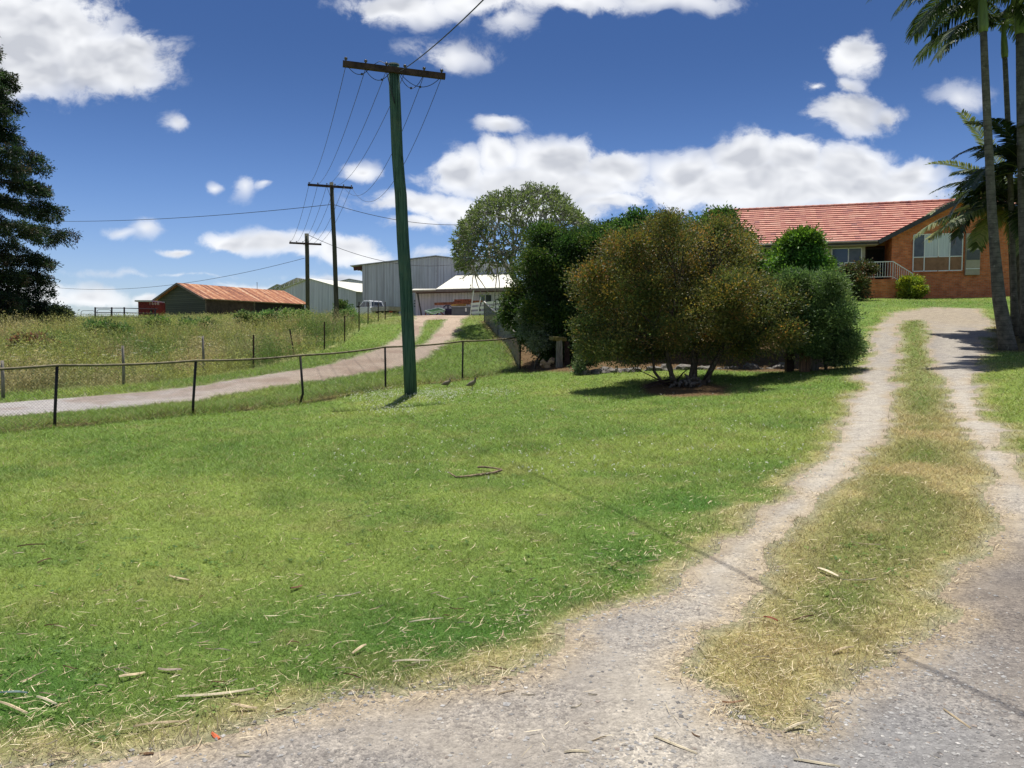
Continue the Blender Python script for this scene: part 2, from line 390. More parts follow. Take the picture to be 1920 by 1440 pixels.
class MB:
    def __init__(s): s.v = []; s.f = []; s.c = []
    def add(s, V, Fc):
        b = len(s.v); s.v += [tuple(map(float, p)) for p in V]; s.f += [tuple(i + b for i in f) for f in Fc]; return s
    def box(s, c, size, rot=None):
        hx, hy, hz = [q / 2 for q in size]
        V = [Vector((x, y, z)) for x in (-hx, hx) for y in (-hy, hy) for z in (-hz, hz)]
        if rot is not None:
            M = Euler(rot).to_matrix(); V = [M @ p for p in V]
        V = [p + Vector(c) for p in V]
        return s.add(V, [(0,1,3,2),(4,6,7,5),(0,4,5,1),(2,3,7,6),(0,2,6,4),(1,5,7,3)])
    def bx(s, x0, x1, y0, y1, z0, z1): return s.box(((x0+x1)/2,(y0+y1)/2,(z0+z1)/2), (abs(x1-x0),abs(y1-y0),abs(z1-z0)))
    def beam(s, a, b, wd, ht, up=(0, 0, 1)):
        a = Vector(a); b = Vector(b); d = (b - a).normalized(); u = Vector(up)
        sd = d.cross(u)
        if sd.length < 1e-4: sd = Vector((1, 0, 0))
        sd.normalize(); u = sd.cross(d)
        V = [p + sd * x * wd / 2 + u * y * ht / 2 for p in (a, b) for x, y in ((-1,-1),(1,-1),(1,1),(-1,1))]
        return s.add(V, [(3,2,1,0),(4,5,6,7),(0,1,5,4),(1,2,6,5),(2,3,7,6),(3,0,4,7)])
    def tube(s, pts, rad, n=8, cap=True):
        pts = [Vector(p) for p in pts]
        if not hasattr(rad, '__len__'): rad = [rad] * len(pts)
        b = len(s.v); prev = None
        for i, p in enumerate(pts):
            t = (pts[min(i + 1, len(pts) - 1)] - pts[max(i - 1, 0)])
            if t.length < 1e-9: t = Vector((0, 0, 1))
            t.normalize()
            if prev is None:
                a = t.cross(Vector((0, 0, 1)))
                if a.length < .05: a = t.cross(Vector((1, 0, 0)))
            else: a = prev - t * prev.dot(t)
            a.normalize(); prev = a; c = t.cross(a)
            for k in range(n):
                th = 2 * math.pi * k / n
                s.v.append(tuple(p + (a * math.cos(th) + c * math.sin(th)) * rad[i]))
        for i in range(len(pts) - 1):
            for k in range(n):
                s.f.append((b+i*n+k, b+i*n+(k+1)%n, b+(i+1)*n+(k+1)%n, b+(i+1)*n+k))
        if cap:
            s.f.append(tuple(b + k for k in range(n))[::-1]); s.f.append(tuple(b + (len(pts)-1)*n + k for k in range(n)))
        return s
    def prism(s, poly, axis_vec):
        """closed polygon (3-D points) extruded along axis_vec"""
        n = len(poly); a = [Vector(p) for p in poly]; av = Vector(axis_vec)
        V = a + [p + av for p in a]
        Fc = [tuple(range(n))[::-1], tuple(range(n, 2 * n))] + [(i, (i+1) % n, n + (i+1) % n, n + i) for i in range(n)]
        return s.add(V, Fc)
    def slab(s, quad, t):
        """thin plate under a quad"""
        a = [Vector(p) for p in quad]; nrm = (a[1]-a[0]).cross(a[2]-a[0]).normalized()
        if nrm.z < 0: nrm = -nrm
        return s.prism(quad, -nrm * t)
    def build(s, name, m, parent=None, loc=None, local=False, smooth=False, bevel=0):
        """parent: mesh written in the frame of its thing. world coordinates unless local"""
        org = Vector((0, 0, 0))
        if not local:
            if parent is not None:
                org = Vector(ROOTLOC.get(parent.name, parent.location))
            elif loc is not None: org = Vector(loc)
        me = bpy.data.meshes.new(name)
        me.from_pydata([(x-org.x, y-org.y, z-org.z) for x, y, z in s.v], [], s.f)
        if smooth: me.polygons.foreach_set('use_smooth', [True]*len(me.polygons))
        me.update()
        o = link(name, me, m, org if parent is None else (0,0,0), parent)
        ROOTLOC[o.name] = tuple(org)
        if bevel:
            md = o.modifiers.new('bevel', 'BEVEL'); md.width = bevel; md.segments = 2; md.limit_method = 'ANGLE'
        return o
def root(name, loc, label, cat, group=None, rz=0.0):
    o = empty(name, loc, label, cat, group, rz); ROOTLOC[o.name] = tuple(loc) if rz == 0 else (0, 0, 0)
    return o
def npart(name, V, faces, cols, m, parent=None, loc=(0,0,0), smooth=False):
    org = np.array(ROOTLOC.get(parent.name, parent.location) if parent is not None else loc, float)
    me = fast_mesh(name, np.asarray(V) - org, faces, cols, smooth)
    o = link(name, me, m, tuple(org) if parent is None else (0,0,0), parent)
    ROOTLOC[o.name] = tuple(org)
    return o

# ------------------------------------------------------------------ materials
MATS = {}
def mat(name, fn=None, col=(.5,.5,.5), rough=.7, metal=0.0, spec=.5):
    if name in MATS: return MATS[name]
    m = bpy.data.materials.new(name); m.use_nodes = True
    t = N(m.node_tree); t.n.clear()
    out = t.new('ShaderNodeOutputMaterial'); b = t.new('ShaderNodeBsdfPrincipled')
    t.l.new(b.outputs[0], out.inputs[0])
    t.b = b; t.out = out
    b.inputs['Base Color'].default_value = (*col, 1); b.inputs['Roughness'].default_value = rough
    b.inputs['Metallic'].default_value = metal; b.inputs['Specular IOR Level'].default_value = spec
    t.obj = t.new('ShaderNodeTexCoord').outputs['Object']
    if fn: fn(t, b)
    MATS[name] = m
    return m
def worn(col, amt=.25, scale=6.0, rough=.7, metal=0, stretch=(1,1,1), name=None, col2=None, bump=.15, spec=.4):
    def fn(t, b):
        v = t.vmul(t.obj, stretch)
        n = t.noise(v, scale, 6, .62)
        c2 = col2 or tuple(q * (1 - amt * 1.6) for q in col)
        c1 = tuple(min(1, q * (1 + amt)) for q in col)
        t.put(b.inputs['Base Color'], t.mix(t.ss(n, .32, .7), c1, c2))
        t.put(b.inputs['Normal'], t.bump(n, bump, .01))
    return mat(name, fn, col, rough, metal, spec)

def m_leaf(name='leaf', trans=.35, rough=.55, spec=.35):
    def fn(t, b):
        a = t.new('ShaderNodeAttribute', attribute_name='Col')
        t.put(b.inputs['Base Color'], a.outputs['Color'])
        tr = t.new('ShaderNodeBsdfTranslucent')
        hs = t.new('ShaderNodeHueSaturation'); hs.inputs['Saturation'].default_value = 1.15; hs.inputs['Value'].default_value = 1.25; hs.inputs['Hue'].default_value = .49
        t.l.new(a.outputs['Color'], hs.inputs['Color']); t.l.new(hs.outputs[0], tr.inputs[0])
        mx = t.new('ShaderNodeMixShader'); mx.inputs[0].default_value = trans
        t.l.new(b.outputs[0], mx.inputs[1]); t.l.new(tr.outputs[0], mx.inputs[2]); t.l.new(mx.outputs[0], t.out.inputs[0])
    return mat(name, fn, rough=rough, spec=spec)
M_GRASS = m_leaf('grass_blades', .30, .65, .2)
M_LEAF = m_leaf('foliage', .36, .5, .35)
M_PALM = m_leaf('palm_leaf', .25, .42, .5)

def f_ground(t, b):
    a = t.new('ShaderNodeAttribute', attribute_name='Col')
    n1 = t.noise(t.obj, 22, 5, .7); n2 = t.noise(t.obj, 3.0, 4, .6); n3 = t.noise(t.obj, 90, 3, .7)
    c = t.mix(1.0, a.outputs['Color'], t.ramp(n1, [(.25, (.50,.54,.45)), (.5, (.86,.9,.8)), (.75, (1.25,1.2,1.15))]), 'MULTIPLY')
    c = t.mix(1.0, c, t.ramp(n2, [(.3, (.8,.84,.8)), (.7, (1.12,1.1,1.05))]), 'MULTIPLY')
    c = t.mix(1.0, c, t.ramp(n3, [(.3, (.72,.74,.7)), (.7, (1.2,1.2,1.15))]), 'MULTIPLY')
    t.put(b.inputs['Base Color'], c)
    t.put(b.inputs['Normal'], t.bump(t.math('ADD', n1, t.math('MULTIPLY', n3, .5)), .7, .03))
M_GROUND = mat('ground_turf', f_ground, rough=.95, spec=.1)

def f_gravel(t, b):
    a = t.new('ShaderNodeAttribute', attribute_name='Col')
    v1 = t.vor(t.obj, 55); v2 = t.vor(t.obj, 130); n = t.noise(t.obj, 5, 5, .65); n4 = t.noise(t.obj, 30, 5, .7)
    s1 = t.sep(v1[1])[0]; s2 = t.sep(v2[1])[1]
    peb = t.mix(.5, t.ramp(s1, [(0, (.42,.42,.44)), (.35, (.82,.81,.82)), (.8, (1.08,1.06,1.03)), (1, (1.5,1.46,1.4))]), t.ramp(s2, [(0, (.40,.39,.40)), (.3, (.85,.84,.83)), (.7, (1.0,.99,.97)), (1, (1.7,1.65,1.58))]))
    sm = t.ss(t.noise(t.obj, 1.6, 5, .6), .42, .60)
    peb = t.mix(t.math('MULTIPLY', sm, .75), peb, (.98, .96, .93))
    c = t.mix(1.0, a.outputs['Color'], peb, 'MULTIPLY')
    c = t.mix(1.0, c, t.ramp(n, [(.3, (.8,.79,.79)), (.7, (1.15,1.14,1.12))]), 'MULTIPLY')
    c = t.mix(1.0, c, t.ramp(n4, [(.3, (.78,.78,.78)), (.7, (1.18,1.18,1.18))]), 'MULTIPLY')
    t.put(b.inputs['Base Color'], c)
    h = t.math('ADD', t.math('MULTIPLY', v1[0], -1.0), t.math('ADD', t.math('MULTIPLY', v2[0], -.6), n4))
    t.put(b.inputs['Normal'], t.bump(h, .6, .012))
M_GRAVEL = mat('gravel', f_gravel, rough=.93, spec=.15)

def f_brick(t, b):
    x, y, z = t.sep(t.obj)
    v = t.comb(t.math('ADD', x, t.math('MULTIPLY', y, 1.0)), z)
    br = t.new('ShaderNodeTexBrick'); t.l.new(v, br.inputs['Vector'])
    br.inputs['Color1'].default_value = (.54,.150,.055,1); br.inputs['Color2'].default_value = (.70,.235,.088,1); br.inputs['Mortar'].default_value = (.42,.27,.18,1)
    br.inputs['Scale'].default_value = 1.0; br.inputs['Brick Width'].default_value = .24; br.inputs['Row Height'].default_value = .086
    br.inputs['Mortar Size'].default_value = .008; br.inputs['Bias'].default_value = -.1
    n = t.noise(t.obj, 3, 5, .6)
    c = t.mix(1.0, br.outputs[0], t.ramp(n, [(.3, (.75,.72,.7)), (.7, (1.2,1.18,1.15))]), 'MULTIPLY')
    t.put(b.inputs['Base Color'], c); t.put(b.inputs['Normal'], t.bump(br.outputs[1], -.4, .008))
M_BRICK = mat('red_brick', f_brick, rough=.85, spec=.2)

def f_tile(t, b):
    x, y, z = t.sep(t.obj)
    cell = t.comb(t.math('FLOOR', t.math('MULTIPLY', x, 3.3)), t.math('FLOOR', t.math('MULTIPLY', z, 6.3)))
    wn_ = t.new('ShaderNodeTexWhiteNoise', noise_dimensions='2D'); t.l.new(cell, wn_.inputs['Vector'])
    n = t.noise(t.obj, .9, 4, .6); n2 = t.noise(t.vmul(t.obj, (1.6, 1.6, 6.3)), 1.4, 3, .6)
    f = t.math('ADD', t.math('MULTIPLY', wn_.outputs[0], .38), t.math('MULTIPLY', n, .42))
    f = t.math('ADD', f, t.math('MULTIPLY', n2, .22))
    c = t.ramp(f, [(.22, (.58,.31,.235)), (.44, (.55,.245,.175)), (.62, (.48,.185,.14)), (.78, (.28,.115,.115))])
    t.put(b.inputs['Base Color'], c)
M_TILE = mat('terracotta_tile', f_tile, rough=.7, spec=.35)

def f_sheet(c1, c2, period, axis=0, dark=.75):
    def fn(t, b):
        s = t.sep(t.obj)[axis]
        ph = t.math('FRACT', t.math('MULTIPLY', s, 1.0 / period))
        rib = t.math('LESS_THAN', ph, .22)
        st = t.noise(t.vmul(t.obj, (6, 6, .12) if axis == 0 else (6, 6, .12)), 1.0, 4, .7)
        st2 = t.noise(t.vmul(t.obj, (1.2, 1.2, .25)), 1.0, 4, .6)
        c = t.mix(t.ss(st, .42, .66), c1, c2)
        c = t.mix(t.math('MULTIPLY', t.ss(st2, .45, .7), .35), c, tuple(q * .75 for q in c2))
        c = t.mix(t.math('MULTIPLY', rib, 1 - dark), c, tuple(q * .3 for q in c1))
        t.put(b.inputs['Base Color'], c)
        tri = t.math('ABSOLUTE', t.math('SUBTRACT', ph, .5))
        t.put(b.inputs['Normal'], t.bump(tri, .5, .05))
    return fn
M_SHEET = mat('weathered_zinc', f_sheet((.50,.52,.57), (.34,.34,.37), .30, 0), rough=.5, metal=.15)
M_SHEET2 = mat('pale_zinc', f_sheet((.62,.60,.66), (.48,.465,.52), .26, 0, .55), rough=.5, metal=.15)
M_CREAMROOF = mat('cream_roof', f_sheet((.72,.70,.60), (.62,.60,.50), .5, 0, .93), rough=.6)
M_GREYROOF = worn((.42,.43,.45), .15, 3, .45, .3, (1,1,1), 'grey_roof')
def f_rust(t, b):
    x, y, z = t.sep(t.obj)
    band = t.noise(t.vmul(t.obj, (.05, 1.3, .05)), 1.6, 2, .5)
    n = t.noise(t.vmul(t.obj, (1, 2.0, 1)), 2.2, 6, .7)
    c = t.ramp(t.math('ADD', t.math('MULTIPLY', band, .55), t.math('MULTIPLY', n, .5)), [(.40, (.52,.40,.28)), (.47, (.46,.22,.11)), (.55, (.30,.115,.06)), (.64, (.13,.05,.035))])
    t.put(b.inputs['Base Color'], c)
    wv = t.math('SINE', t.math('MULTIPLY', y, 60))
    t.put(b.inputs['Normal'], t.bump(wv, .4, .01))
M_RUST = mat('rusted_iron', f_rust, rough=.8, spec=.2)
def f_board(t, b):
    z = t.sep(t.obj)[2]
    ph = t.math('FRACT', t.math('MULTIPLY', z, 1 / .19))
    idx = t.math('FLOOR', t.math('MULTIPLY', z, 1 / .19))
    wn_ = t.new('ShaderNodeTexWhiteNoise', noise_dimensions='1D'); t.l.new(idx, wn_.inputs['W'])
    n = t.noise(t.vmul(t.obj, (.8, .8, 10)), 2, 5, .65)
    c = t.mix(t.math('ADD', t.math('MULTIPLY', wn_.outputs[0], .5), t.math('MULTIPLY', n, .5)), (.032,.047,.038), (.085,.10,.075))
    c = t.mix(t.math('LESS_THAN', ph, .12), c, (.008,.01,.008))
    t.put(b.inputs['Base Color'], c)
M_BOARD = mat('dark_green_weatherboard', f_board, rough=.8)
def f_pole(t, b):
    n = t.noise(t.vmul(t.obj, (14, 14, .5)), 2, 6, .7); n2 = t.noise(t.obj, 1.1, 4, .6)
    c = t.mix(t.ss(n, .35, .68), (.085,.150,.115), (.026,.062,.050))
    c = t.mix(t.math('MULTIPLY', t.ss(n2, .5, .75), .6), c, (.13,.16,.10))
    cr = t.noise(t.vmul(t.obj, (30, 30, .35)), 2, 3, .5)
    c = t.mix(t.math('MULTIPLY', t.ss(cr, .60, .66), .8), c, (.012,.02,.016))
    t.put(b.inputs['Base Color'], c); t.put(b.inputs['Normal'], t.bump(t.math('SUBTRACT', n, t.ss(cr, .6, .66)), .8, .012))
M_POLE = mat('green_treated_pole', f_pole, rough=.85, spec=.15)
M_DPOLE = worn((.085,.085,.062), .3, 3, .85, 0, (10,10,.5), 'weathered_pole', spec=.15)
M_ARM = worn((.060,.038,.032), .3, 5, .8, 0, (1,1,1), 'dark_timber', spec=.2)
M_WIRE = mat('wire', col=(.03,.032,.038), rough=.6, metal=.2)
M_GALV = worn((.20,.215,.19), .3, 8, .55, .5, name='old_galvanised')
M_DGALV = worn((.028,.026,.025), .3, 8, .6, .3, name='dark_post_metal')
M_BARK = worn((.10,.085,.065), .35, 7, .9, 0, (3,3,.7), 'bark', bump=.6, spec=.1)
M_GBARK = worn((.30,.29,.26), .25, 7, .85, 0, (2,2,1), 'grey_bark', bump=.4, spec=.1)
def f_palmtrunk(t, b):
    z = t.sep(t.obj)[2]
    n0 = t.noise(t.obj, 1.5, 3, .5)
    rg = t.math('FRACT', t.math('MULTIPLY', t.math('ADD', z, t.math('MULTIPLY', n0, .12)), 7.5))
    n = t.noise(t.obj, 5, 5, .65)
    c = t.mix(t.ss(n, .35, .7), (.16,.15,.125), (.075,.072,.062))
    c = t.mix(t.math('MULTIPLY', t.math('LESS_THAN', rg, .16), .4), c, (.045,.042,.036))
    lich = t.ss(t.noise(t.obj, 9, 3, .5), .63, .7)
    c = t.mix(t.math('MULTIPLY', lich, .5), c, (.28,.28,.24))
    t.put(b.inputs['Base Color'], c); t.put(b.inputs['Normal'], t.bump(rg, -.25, .02))
M_PTRUNK = mat('palm_trunk', f_palmtrunk, rough=.9, spec=.1)
M_SHAFT = worn((.13,.19,.075), .25, 3, .5, 0, (3,3,.4), 'crownshaft')
M_WHITE = mat('white_frame_paint', col=(.80,.80,.77), rough=.5)
M_WGLASS = mat('window_glass', col=(.035,.045,.055), rough=.06, spec=.8)
M_CURT = worn((.62,.66,.67), .12, 3, .9, 0, (9,9,.2), 'pale_curtain')
M_BLIND = worn((.30,.155,.085), .15, 3, .8, 0, (1,1,1), 'brown_blind')
M_CREAM = worn((.42,.39,.32), .08, 3, .75, 0, (1,1,1), 'cream_wall')
M_FASCIA = worn((.055,.055,.058), .15, 3, .6, 0, (1,1,1), 'dark_fascia')
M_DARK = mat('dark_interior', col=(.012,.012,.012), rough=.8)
M_RED = worn((.20,.030,.028), .25, 4, .6, 0, (1,1,1), 'faded_red_steel')
M_PIPE = mat('dark_red_pipe', col=(.045,.03,.045), rough=.5, metal=.2)
M_PALEWOOD = worn((.62,.50,.32), .2, 14, .85, 0, (1,1,1), 'dry_straw_strip')
M_GREYWOOD = worn((.22,.20,.17), .35, 5, .9, 0, (6,6,.5), 'grey_sleeper', bump=.6)
M_BROWNWOOD = worn((.22,.13,.085), .35, 5, .9, 0, (6,6,.5), 'brown_sleeper', bump=.6)
M_ROCK = worn((.17,.155,.14), .4, 9, .9, 0, (1,1,1), 'garden_rock', bump=.6)

# ------------------------------------------------------------------ ground sheet
th_f = np.linspace(R(-42), R(42), 560)
th_b = np.linspace(R(42), R(318), 150)[1:-1]
TH = np.concatenate([th_f, th_b])
rr_ = [0.25]
while rr_[-1] < 4500: rr_.append(rr_[-1] * (1.0125 if rr_[-1] < 70 else (1.02 if rr_[-1] < 150 else 1.12)))
RR = np.array(rr_)
nT, nR = len(TH), len(RR)
gx = (RR[:, None] * np.sin(TH)[None]).ravel(); gy = (RR[:, None] * np.cos(TH)[None]).ravel()
GZ = gz(gx, gy)
info = ground_info(gx, gy)
Vg = np.vstack([np.stack([gx, gy, GZ], -1), [[0, 0, g1(0, 0)]]])
ii, jj = np.meshgrid(np.arange(nR - 1), np.arange(nT), indexing='ij')
j2 = (jj + 1) % nT
Q = np.stack([ii*nT+jj, (ii+1)*nT+jj, (ii+1)*nT+j2, ii*nT+j2], -1).reshape(-1, 4)
tri = np.stack([np.full(nT, len(Vg) - 1), np.arange(nT), (np.arange(nT) + 1) % nT], -1)
colg = np.vstack([info['col'], [[.2, .18, .1]]])
colg = colg * .95
gr = link('ground', fast_mesh('ground', Vg, [Q[:, ::-1], tri], colg, True), M_GROUND)
setp(gr, 'green lawn and weedy hill sloping up from the driveway', kind='structure')

def sheet(name, smask, colfn, m, lift, label):
    s4 = smask[Q]
    keep = (s4.min(1) > 0)
    q = Q[keep][:, ::-1]
    used = np.unique(q); remap = np.full(len(Vg), -1); remap[used] = np.arange(len(used))
    V = Vg[used].copy(); V[:, 2] += lift
    o = link(name, fast_mesh(name, V, [remap[q]], colfn(V[:, 0], V[:, 1]), True), m)
    return setp(o, label, kind='structure')
def pline_d(px, x, y):
    L = gpoly(px); d = np.full(len(x), 1e9)
    for i in range(len(L) - 1):
        (x0, y0), (x1, y1) = L[i], L[i+1]; ex, ey = x1 - x0, y1 - y0
        t = np.clip(((x - x0) * ex + (y - y0) * ey) / (ex * ex + ey * ey), 0, 1); d = np.minimum(d, np.hypot(x - x0 - t * ex, y - y0 - t * ey))
    return d
def drive_col(x, y):
    n = len(x)
    c = np.tile(C3(.31, .290, .262), (n, 1))
    f1 = fbm(x + 3, y, .9, 4); f2 = fbm(x + 31, y + 4, .7, 4)
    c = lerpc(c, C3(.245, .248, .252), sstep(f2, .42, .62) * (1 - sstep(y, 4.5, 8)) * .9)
    tl = pline_d([(1250,1420),(1262,1260),(1330,1150),(1420,1050),(1500,975),(1570,880),(1625,790),(1640,720),(1655,650),(1670,600)], x, y)
    tr = pline_d([(1960,1010),(1905,900),(1850,820),(1810,760),(1790,700),(1785,650),(1780,600)], x, y)
    tt = np.minimum(tl, tr)
    c = lerpc(c, C3(.455, .425, .365), (1 - sstep(tt + (f1 - .5) * .25, .10, .42)) * (.85 - .45 * sstep(y, 14, 20)))
    c = lerpc(c, C3(.36, .33, .285), sstep(fbm(x - 8, y, .5, 3), .48, .66) * .6 * (1 - sstep(y, 5, 9)))
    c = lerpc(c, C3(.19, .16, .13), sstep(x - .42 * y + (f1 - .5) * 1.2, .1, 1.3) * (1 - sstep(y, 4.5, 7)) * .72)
    c = lerpc(c, C3(.31, .295, .28), sstep(f2, .45, .6) * sstep(y, 18, 24) * .6)
    c = lerpc(c, C3(.37, .315, .225), sstep(y + (f1 - .5) * 6, 24, 31) * .75)
    e = 1 - sstep(drive_s(x, y), 0, .28)
    return lerpc(c, C3(.40, .32, .20), e * .6)
dsm = drive_s(Vg[:, 0], Vg[:, 1])
rsm = road_s(Vg[:, 0], Vg[:, 1])
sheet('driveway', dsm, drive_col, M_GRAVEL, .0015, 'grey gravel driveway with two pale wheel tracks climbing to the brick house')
def road_col(x, y):
    c = np.tile(C3(.37, .305, .25), (len(x), 1))
    c = lerpc(c, C3(.40, .385, .38), 1 - sstep(x, -11, -6))
    c = lerpc(c, C3(.46, .37, .28), sstep(y, 36, 48) * .8)
    return lerpc(c, C3(.26, .19, .15), sstep(fbm(x, y, .8, 3), .5, .7) * .6)
sheet('farm_road', rsm, road_col, M_GRAVEL, .006, 'pinkish gravel farm track curving up behind the wire fence to the sheds')

# ------------------------------------------------------------------ grass blades (stuff)
def blades(x, y, h, wd, lean, col, z=None):
    n = len(x); z = gz(x, y) if z is None else z
    a = rng.random(n) * 2 * np.pi; b = rng.random(n) * 2 * np.pi
    sx_, sy_ = np.cos(a) * wd / 2, np.sin(a) * wd / 2
    lx, ly = np.cos(b) * lean * h, np.sin(b) * lean * h
    V = np.empty((n, 3, 3))
    V[:, 0] = np.stack([x - sx_, y - sy_, z - .004], -1); V[:, 1] = np.stack([x + sx_, y + sy_, z - .004], -1)
    V[:, 2] = np.stack([x + lx, y + ly, z + h], -1)
    Fc = np.arange(n * 3).reshape(n, 3)
    c = np.repeat(col, 3, 0).reshape(n, 3, 3) * np.array([.9, .9, 1.05])[None, :, None]
    return V.reshape(-1, 3), Fc, c.reshape(-1, 3)
def polar(n, d0, d1, a0=-40, a1=40):
    th = R(a0) + rng.random(n) * R(a1 - a0); r = d0 * (d1 / d0) ** rng.random(n)
    return r * np.sin(th), r * np.cos(th), r
def join(parts):
    Vs, Fs, Cs, b = [], [], [], 0
    for V, Fc, c in parts: Vs.append(V); Fs.append(Fc + b); Cs.append(c); b += len(V)
    return np.vstack(Vs), np.vstack(Fs), np.vstack(Cs)
x, y, r = polar(780000, 2.3, 55)
gi = ground_info(x, y)
ins = np.minimum(gi['sd'], 0)
pk_ = 1 - sstep(np.maximum(gi['sd'], gi['sr']), -.2, .16)
keep = (rng.random(len(x)) < pk_ ** 1.3) &  (gi['sw'] < .2) & (rng.random(len(x)) > gi['mul'] * .93)
keep &= ~((gi['dry'] > .5) & (rng.random(len(x)) < .45))
x, y, r = x[keep], y[keep], r[keep]; col = gi['col'][keep]; isl = gi['si'][keep] > -.2; fd = gi['fd'][keep]
rough_ = sdf(np.vstack([FLINE, [(.6,28),(10,80),(-60,80),(-60,10)]]), x, y) > 0
h = rng.uniform(.010, .028, len(x)) * np.clip(r / 6, 1, 2.0)
h *= np.where(isl, 1.35, 1.0) * np.where(rough_, 2.2, 1.0) * np.where(fd < .45, 2.0, 1.0) * (.7 + .8 * fbm(x, y, 1.3, 2))
wd = .0032 * np.clip(r / 3.6, 1, 9)
j = rng.random((len(x), 1))
col = np.where((gi['sd'][keep] > -.16)[:, None], C3(.42, .37, .17)[None] * .5 + col * .5, col)
cb = col * (.68 + 1.08 * j ** 1.2)
yl = rng.random(len(x)) < np.where(isl, .22, .055)
cb[yl] = C3(.42, .36, .19) * (.7 + .5 * rng.random((yl.sum(), 1)))
V, Fc, c = blades(x, y, h, wd, rng.uniform(.5, 2.8, len(x)), cb)
setp(npart('grass', V, [Fc], c, M_GRASS), 'mown green lawn grass with dry yellow strands', kind='stuff')
# longer tufts along the edges of the drive and the centre strip
x, y, r = polar(60000, 2.5, 26, -35, 40)
gi = ground_info(x, y)
edge = (gi['sd'] < .02) & (gi['sd'] > -.45) | (gi['si'] > 0) & (fbm(x, y, 2.2, 2) > .52)
clump = fbm(x, y, 5, 2) > .5
keep = (edge & clump) | ((gi['sd'] < -.3) & (gi['si'] < -.5) & (fbm(x + 4, y, 3.1, 2) > .66) & (y < 14))
x, y, r = x[keep], y[keep], r[keep]; col = gi['col'][keep]
V, Fc, c = blades(x, y, rng.uniform(.03, .085, len(x)), .004 * np.clip(r / 4, 1, 6), rng.uniform(.3, 1.3, len(x)), col * (.75 + .6 * rng.random((len(x), 1))))
setp(npart('grass_tufts', V, [Fc], c, M_GRASS), 'longer tufts of drying grass beside the driveway', kind='stuff')

# ------------------------------------------------------------------ leaves
def leaves(C, D, L, W, col, up=None):
    """diamond leaves: C centres, D unit directions, lengths, widths -> V, quads, cols"""
    n = len(C)
    rn = rng.normal(size=(n, 3)) if up is None else up + rng.normal(size=(n, 3)) * .55
    sd = np.cross(D, rn); sd /= np.linalg.norm(sd, axis=1)[:, None] + 1e-9
    L = np.broadcast_to(L, (n,))[:, None]; W = np.broadcast_to(W, (n,))[:, None]
    V = np.stack([C, C + D * L * .5 + sd * W * .5, C + D * L, C + D * L * .5 - sd * W * .5], 1)
    V[:, 2, 2] -= (L[:, 0] * .12)
    Fc = np.arange(n * 4).reshape(n, 4)
    return V.reshape(-1, 3), Fc, np.repeat(col, 4, 0)
def unit(v): return v / (np.linalg.norm(v, axis=-1, keepdims=True) + 1e-9)
def lobe(d, k):
    return 1 + .10 * np.sin(d[:, 0] * 3.7 + k * 2.3) + .09 * np.sin(d[:, 2] * 5.1 + k * 1.3 + d[:, 1] * 2) + .08 * np.sin(d[:, 1] * 6.3 + d[:, 0] * 5.2 + k)
def crown_pts(E, n, shell=(.70, 1.0), inner=.15, lump=.16, puff=62, pr=.30):
    """sprays sit on many rounded puffs spread over a union of ellipsoids; returns centres and outward directions"""
    E = np.array(E, float); wt = (E[:, 3] * E[:, 4] * E[:, 5]) ** (2 / 3); wt /= wt.sum()
    m = max(7, n // puff)
    k = rng.choice(len(E), m, p=wt)
    d = unit(rng.normal(size=(m, 3)))
    rad = np.where(rng.random(m) < inner, rng.uniform(.25, .7, m), rng.uniform(shell[0], shell[1], m)) - pr * .5
    rad *= 1 + lump * rng.normal(size=m) * .5
    pc = E[k, :3] + d * E[k, 3:6] * rad[:, None]
    pc = E[k, :3] + (pc - E[k, :3]) * lobe(d, k)[:, None]
    rs = E[k, 3:6].mean(1) * pr * rng.uniform(.7, 1.45, m)
    rs = np.clip(rs, .10, .62)
    j = rng.integers(0, m, int(n * 1.5))
    dd = unit(rng.normal(size=(len(j), 3)) + d[j] * .7 + np.array([0, 0, .45]))
    p = pc[j] + dd * (rs[j] * rng.uniform(.55, 1.05, len(j)))[:, None] * np.array([1.1, 1.1, .85])
    nb = int(n * .5)
    kb = rng.choice(len(E), nb, p=wt); db = unit(rng.normal(size=(nb, 3)))
    pb = E[kb, :3] + db * E[kb, 3:6] * (rng.uniform(.45, .74, nb) * lobe(db, kb))[:, None]
    p = np.vstack([p, pb]); dirs = np.vstack([unit(dd * .7 + d[j] * .3), db])
    ok = np.ones(len(p), bool)
    for e in E:
        ok &= ((((p - e[:3]) / e[3:6]) ** 2).sum(1) > .30) | (rng.random(len(p)) < .3)
    p, dirs = p[ok], dirs[ok]; o_ = rng.permutation(len(p))[:n]
    return p[o_], dirs[o_]
def ell(u, v, ru, rv, d, rd=None):
    p = P(u, v, d); a = ru * d / F; b = rv * d / F
    return (p[0], p[1], p[2], a, rd if rd else (a + b) / 2, b)
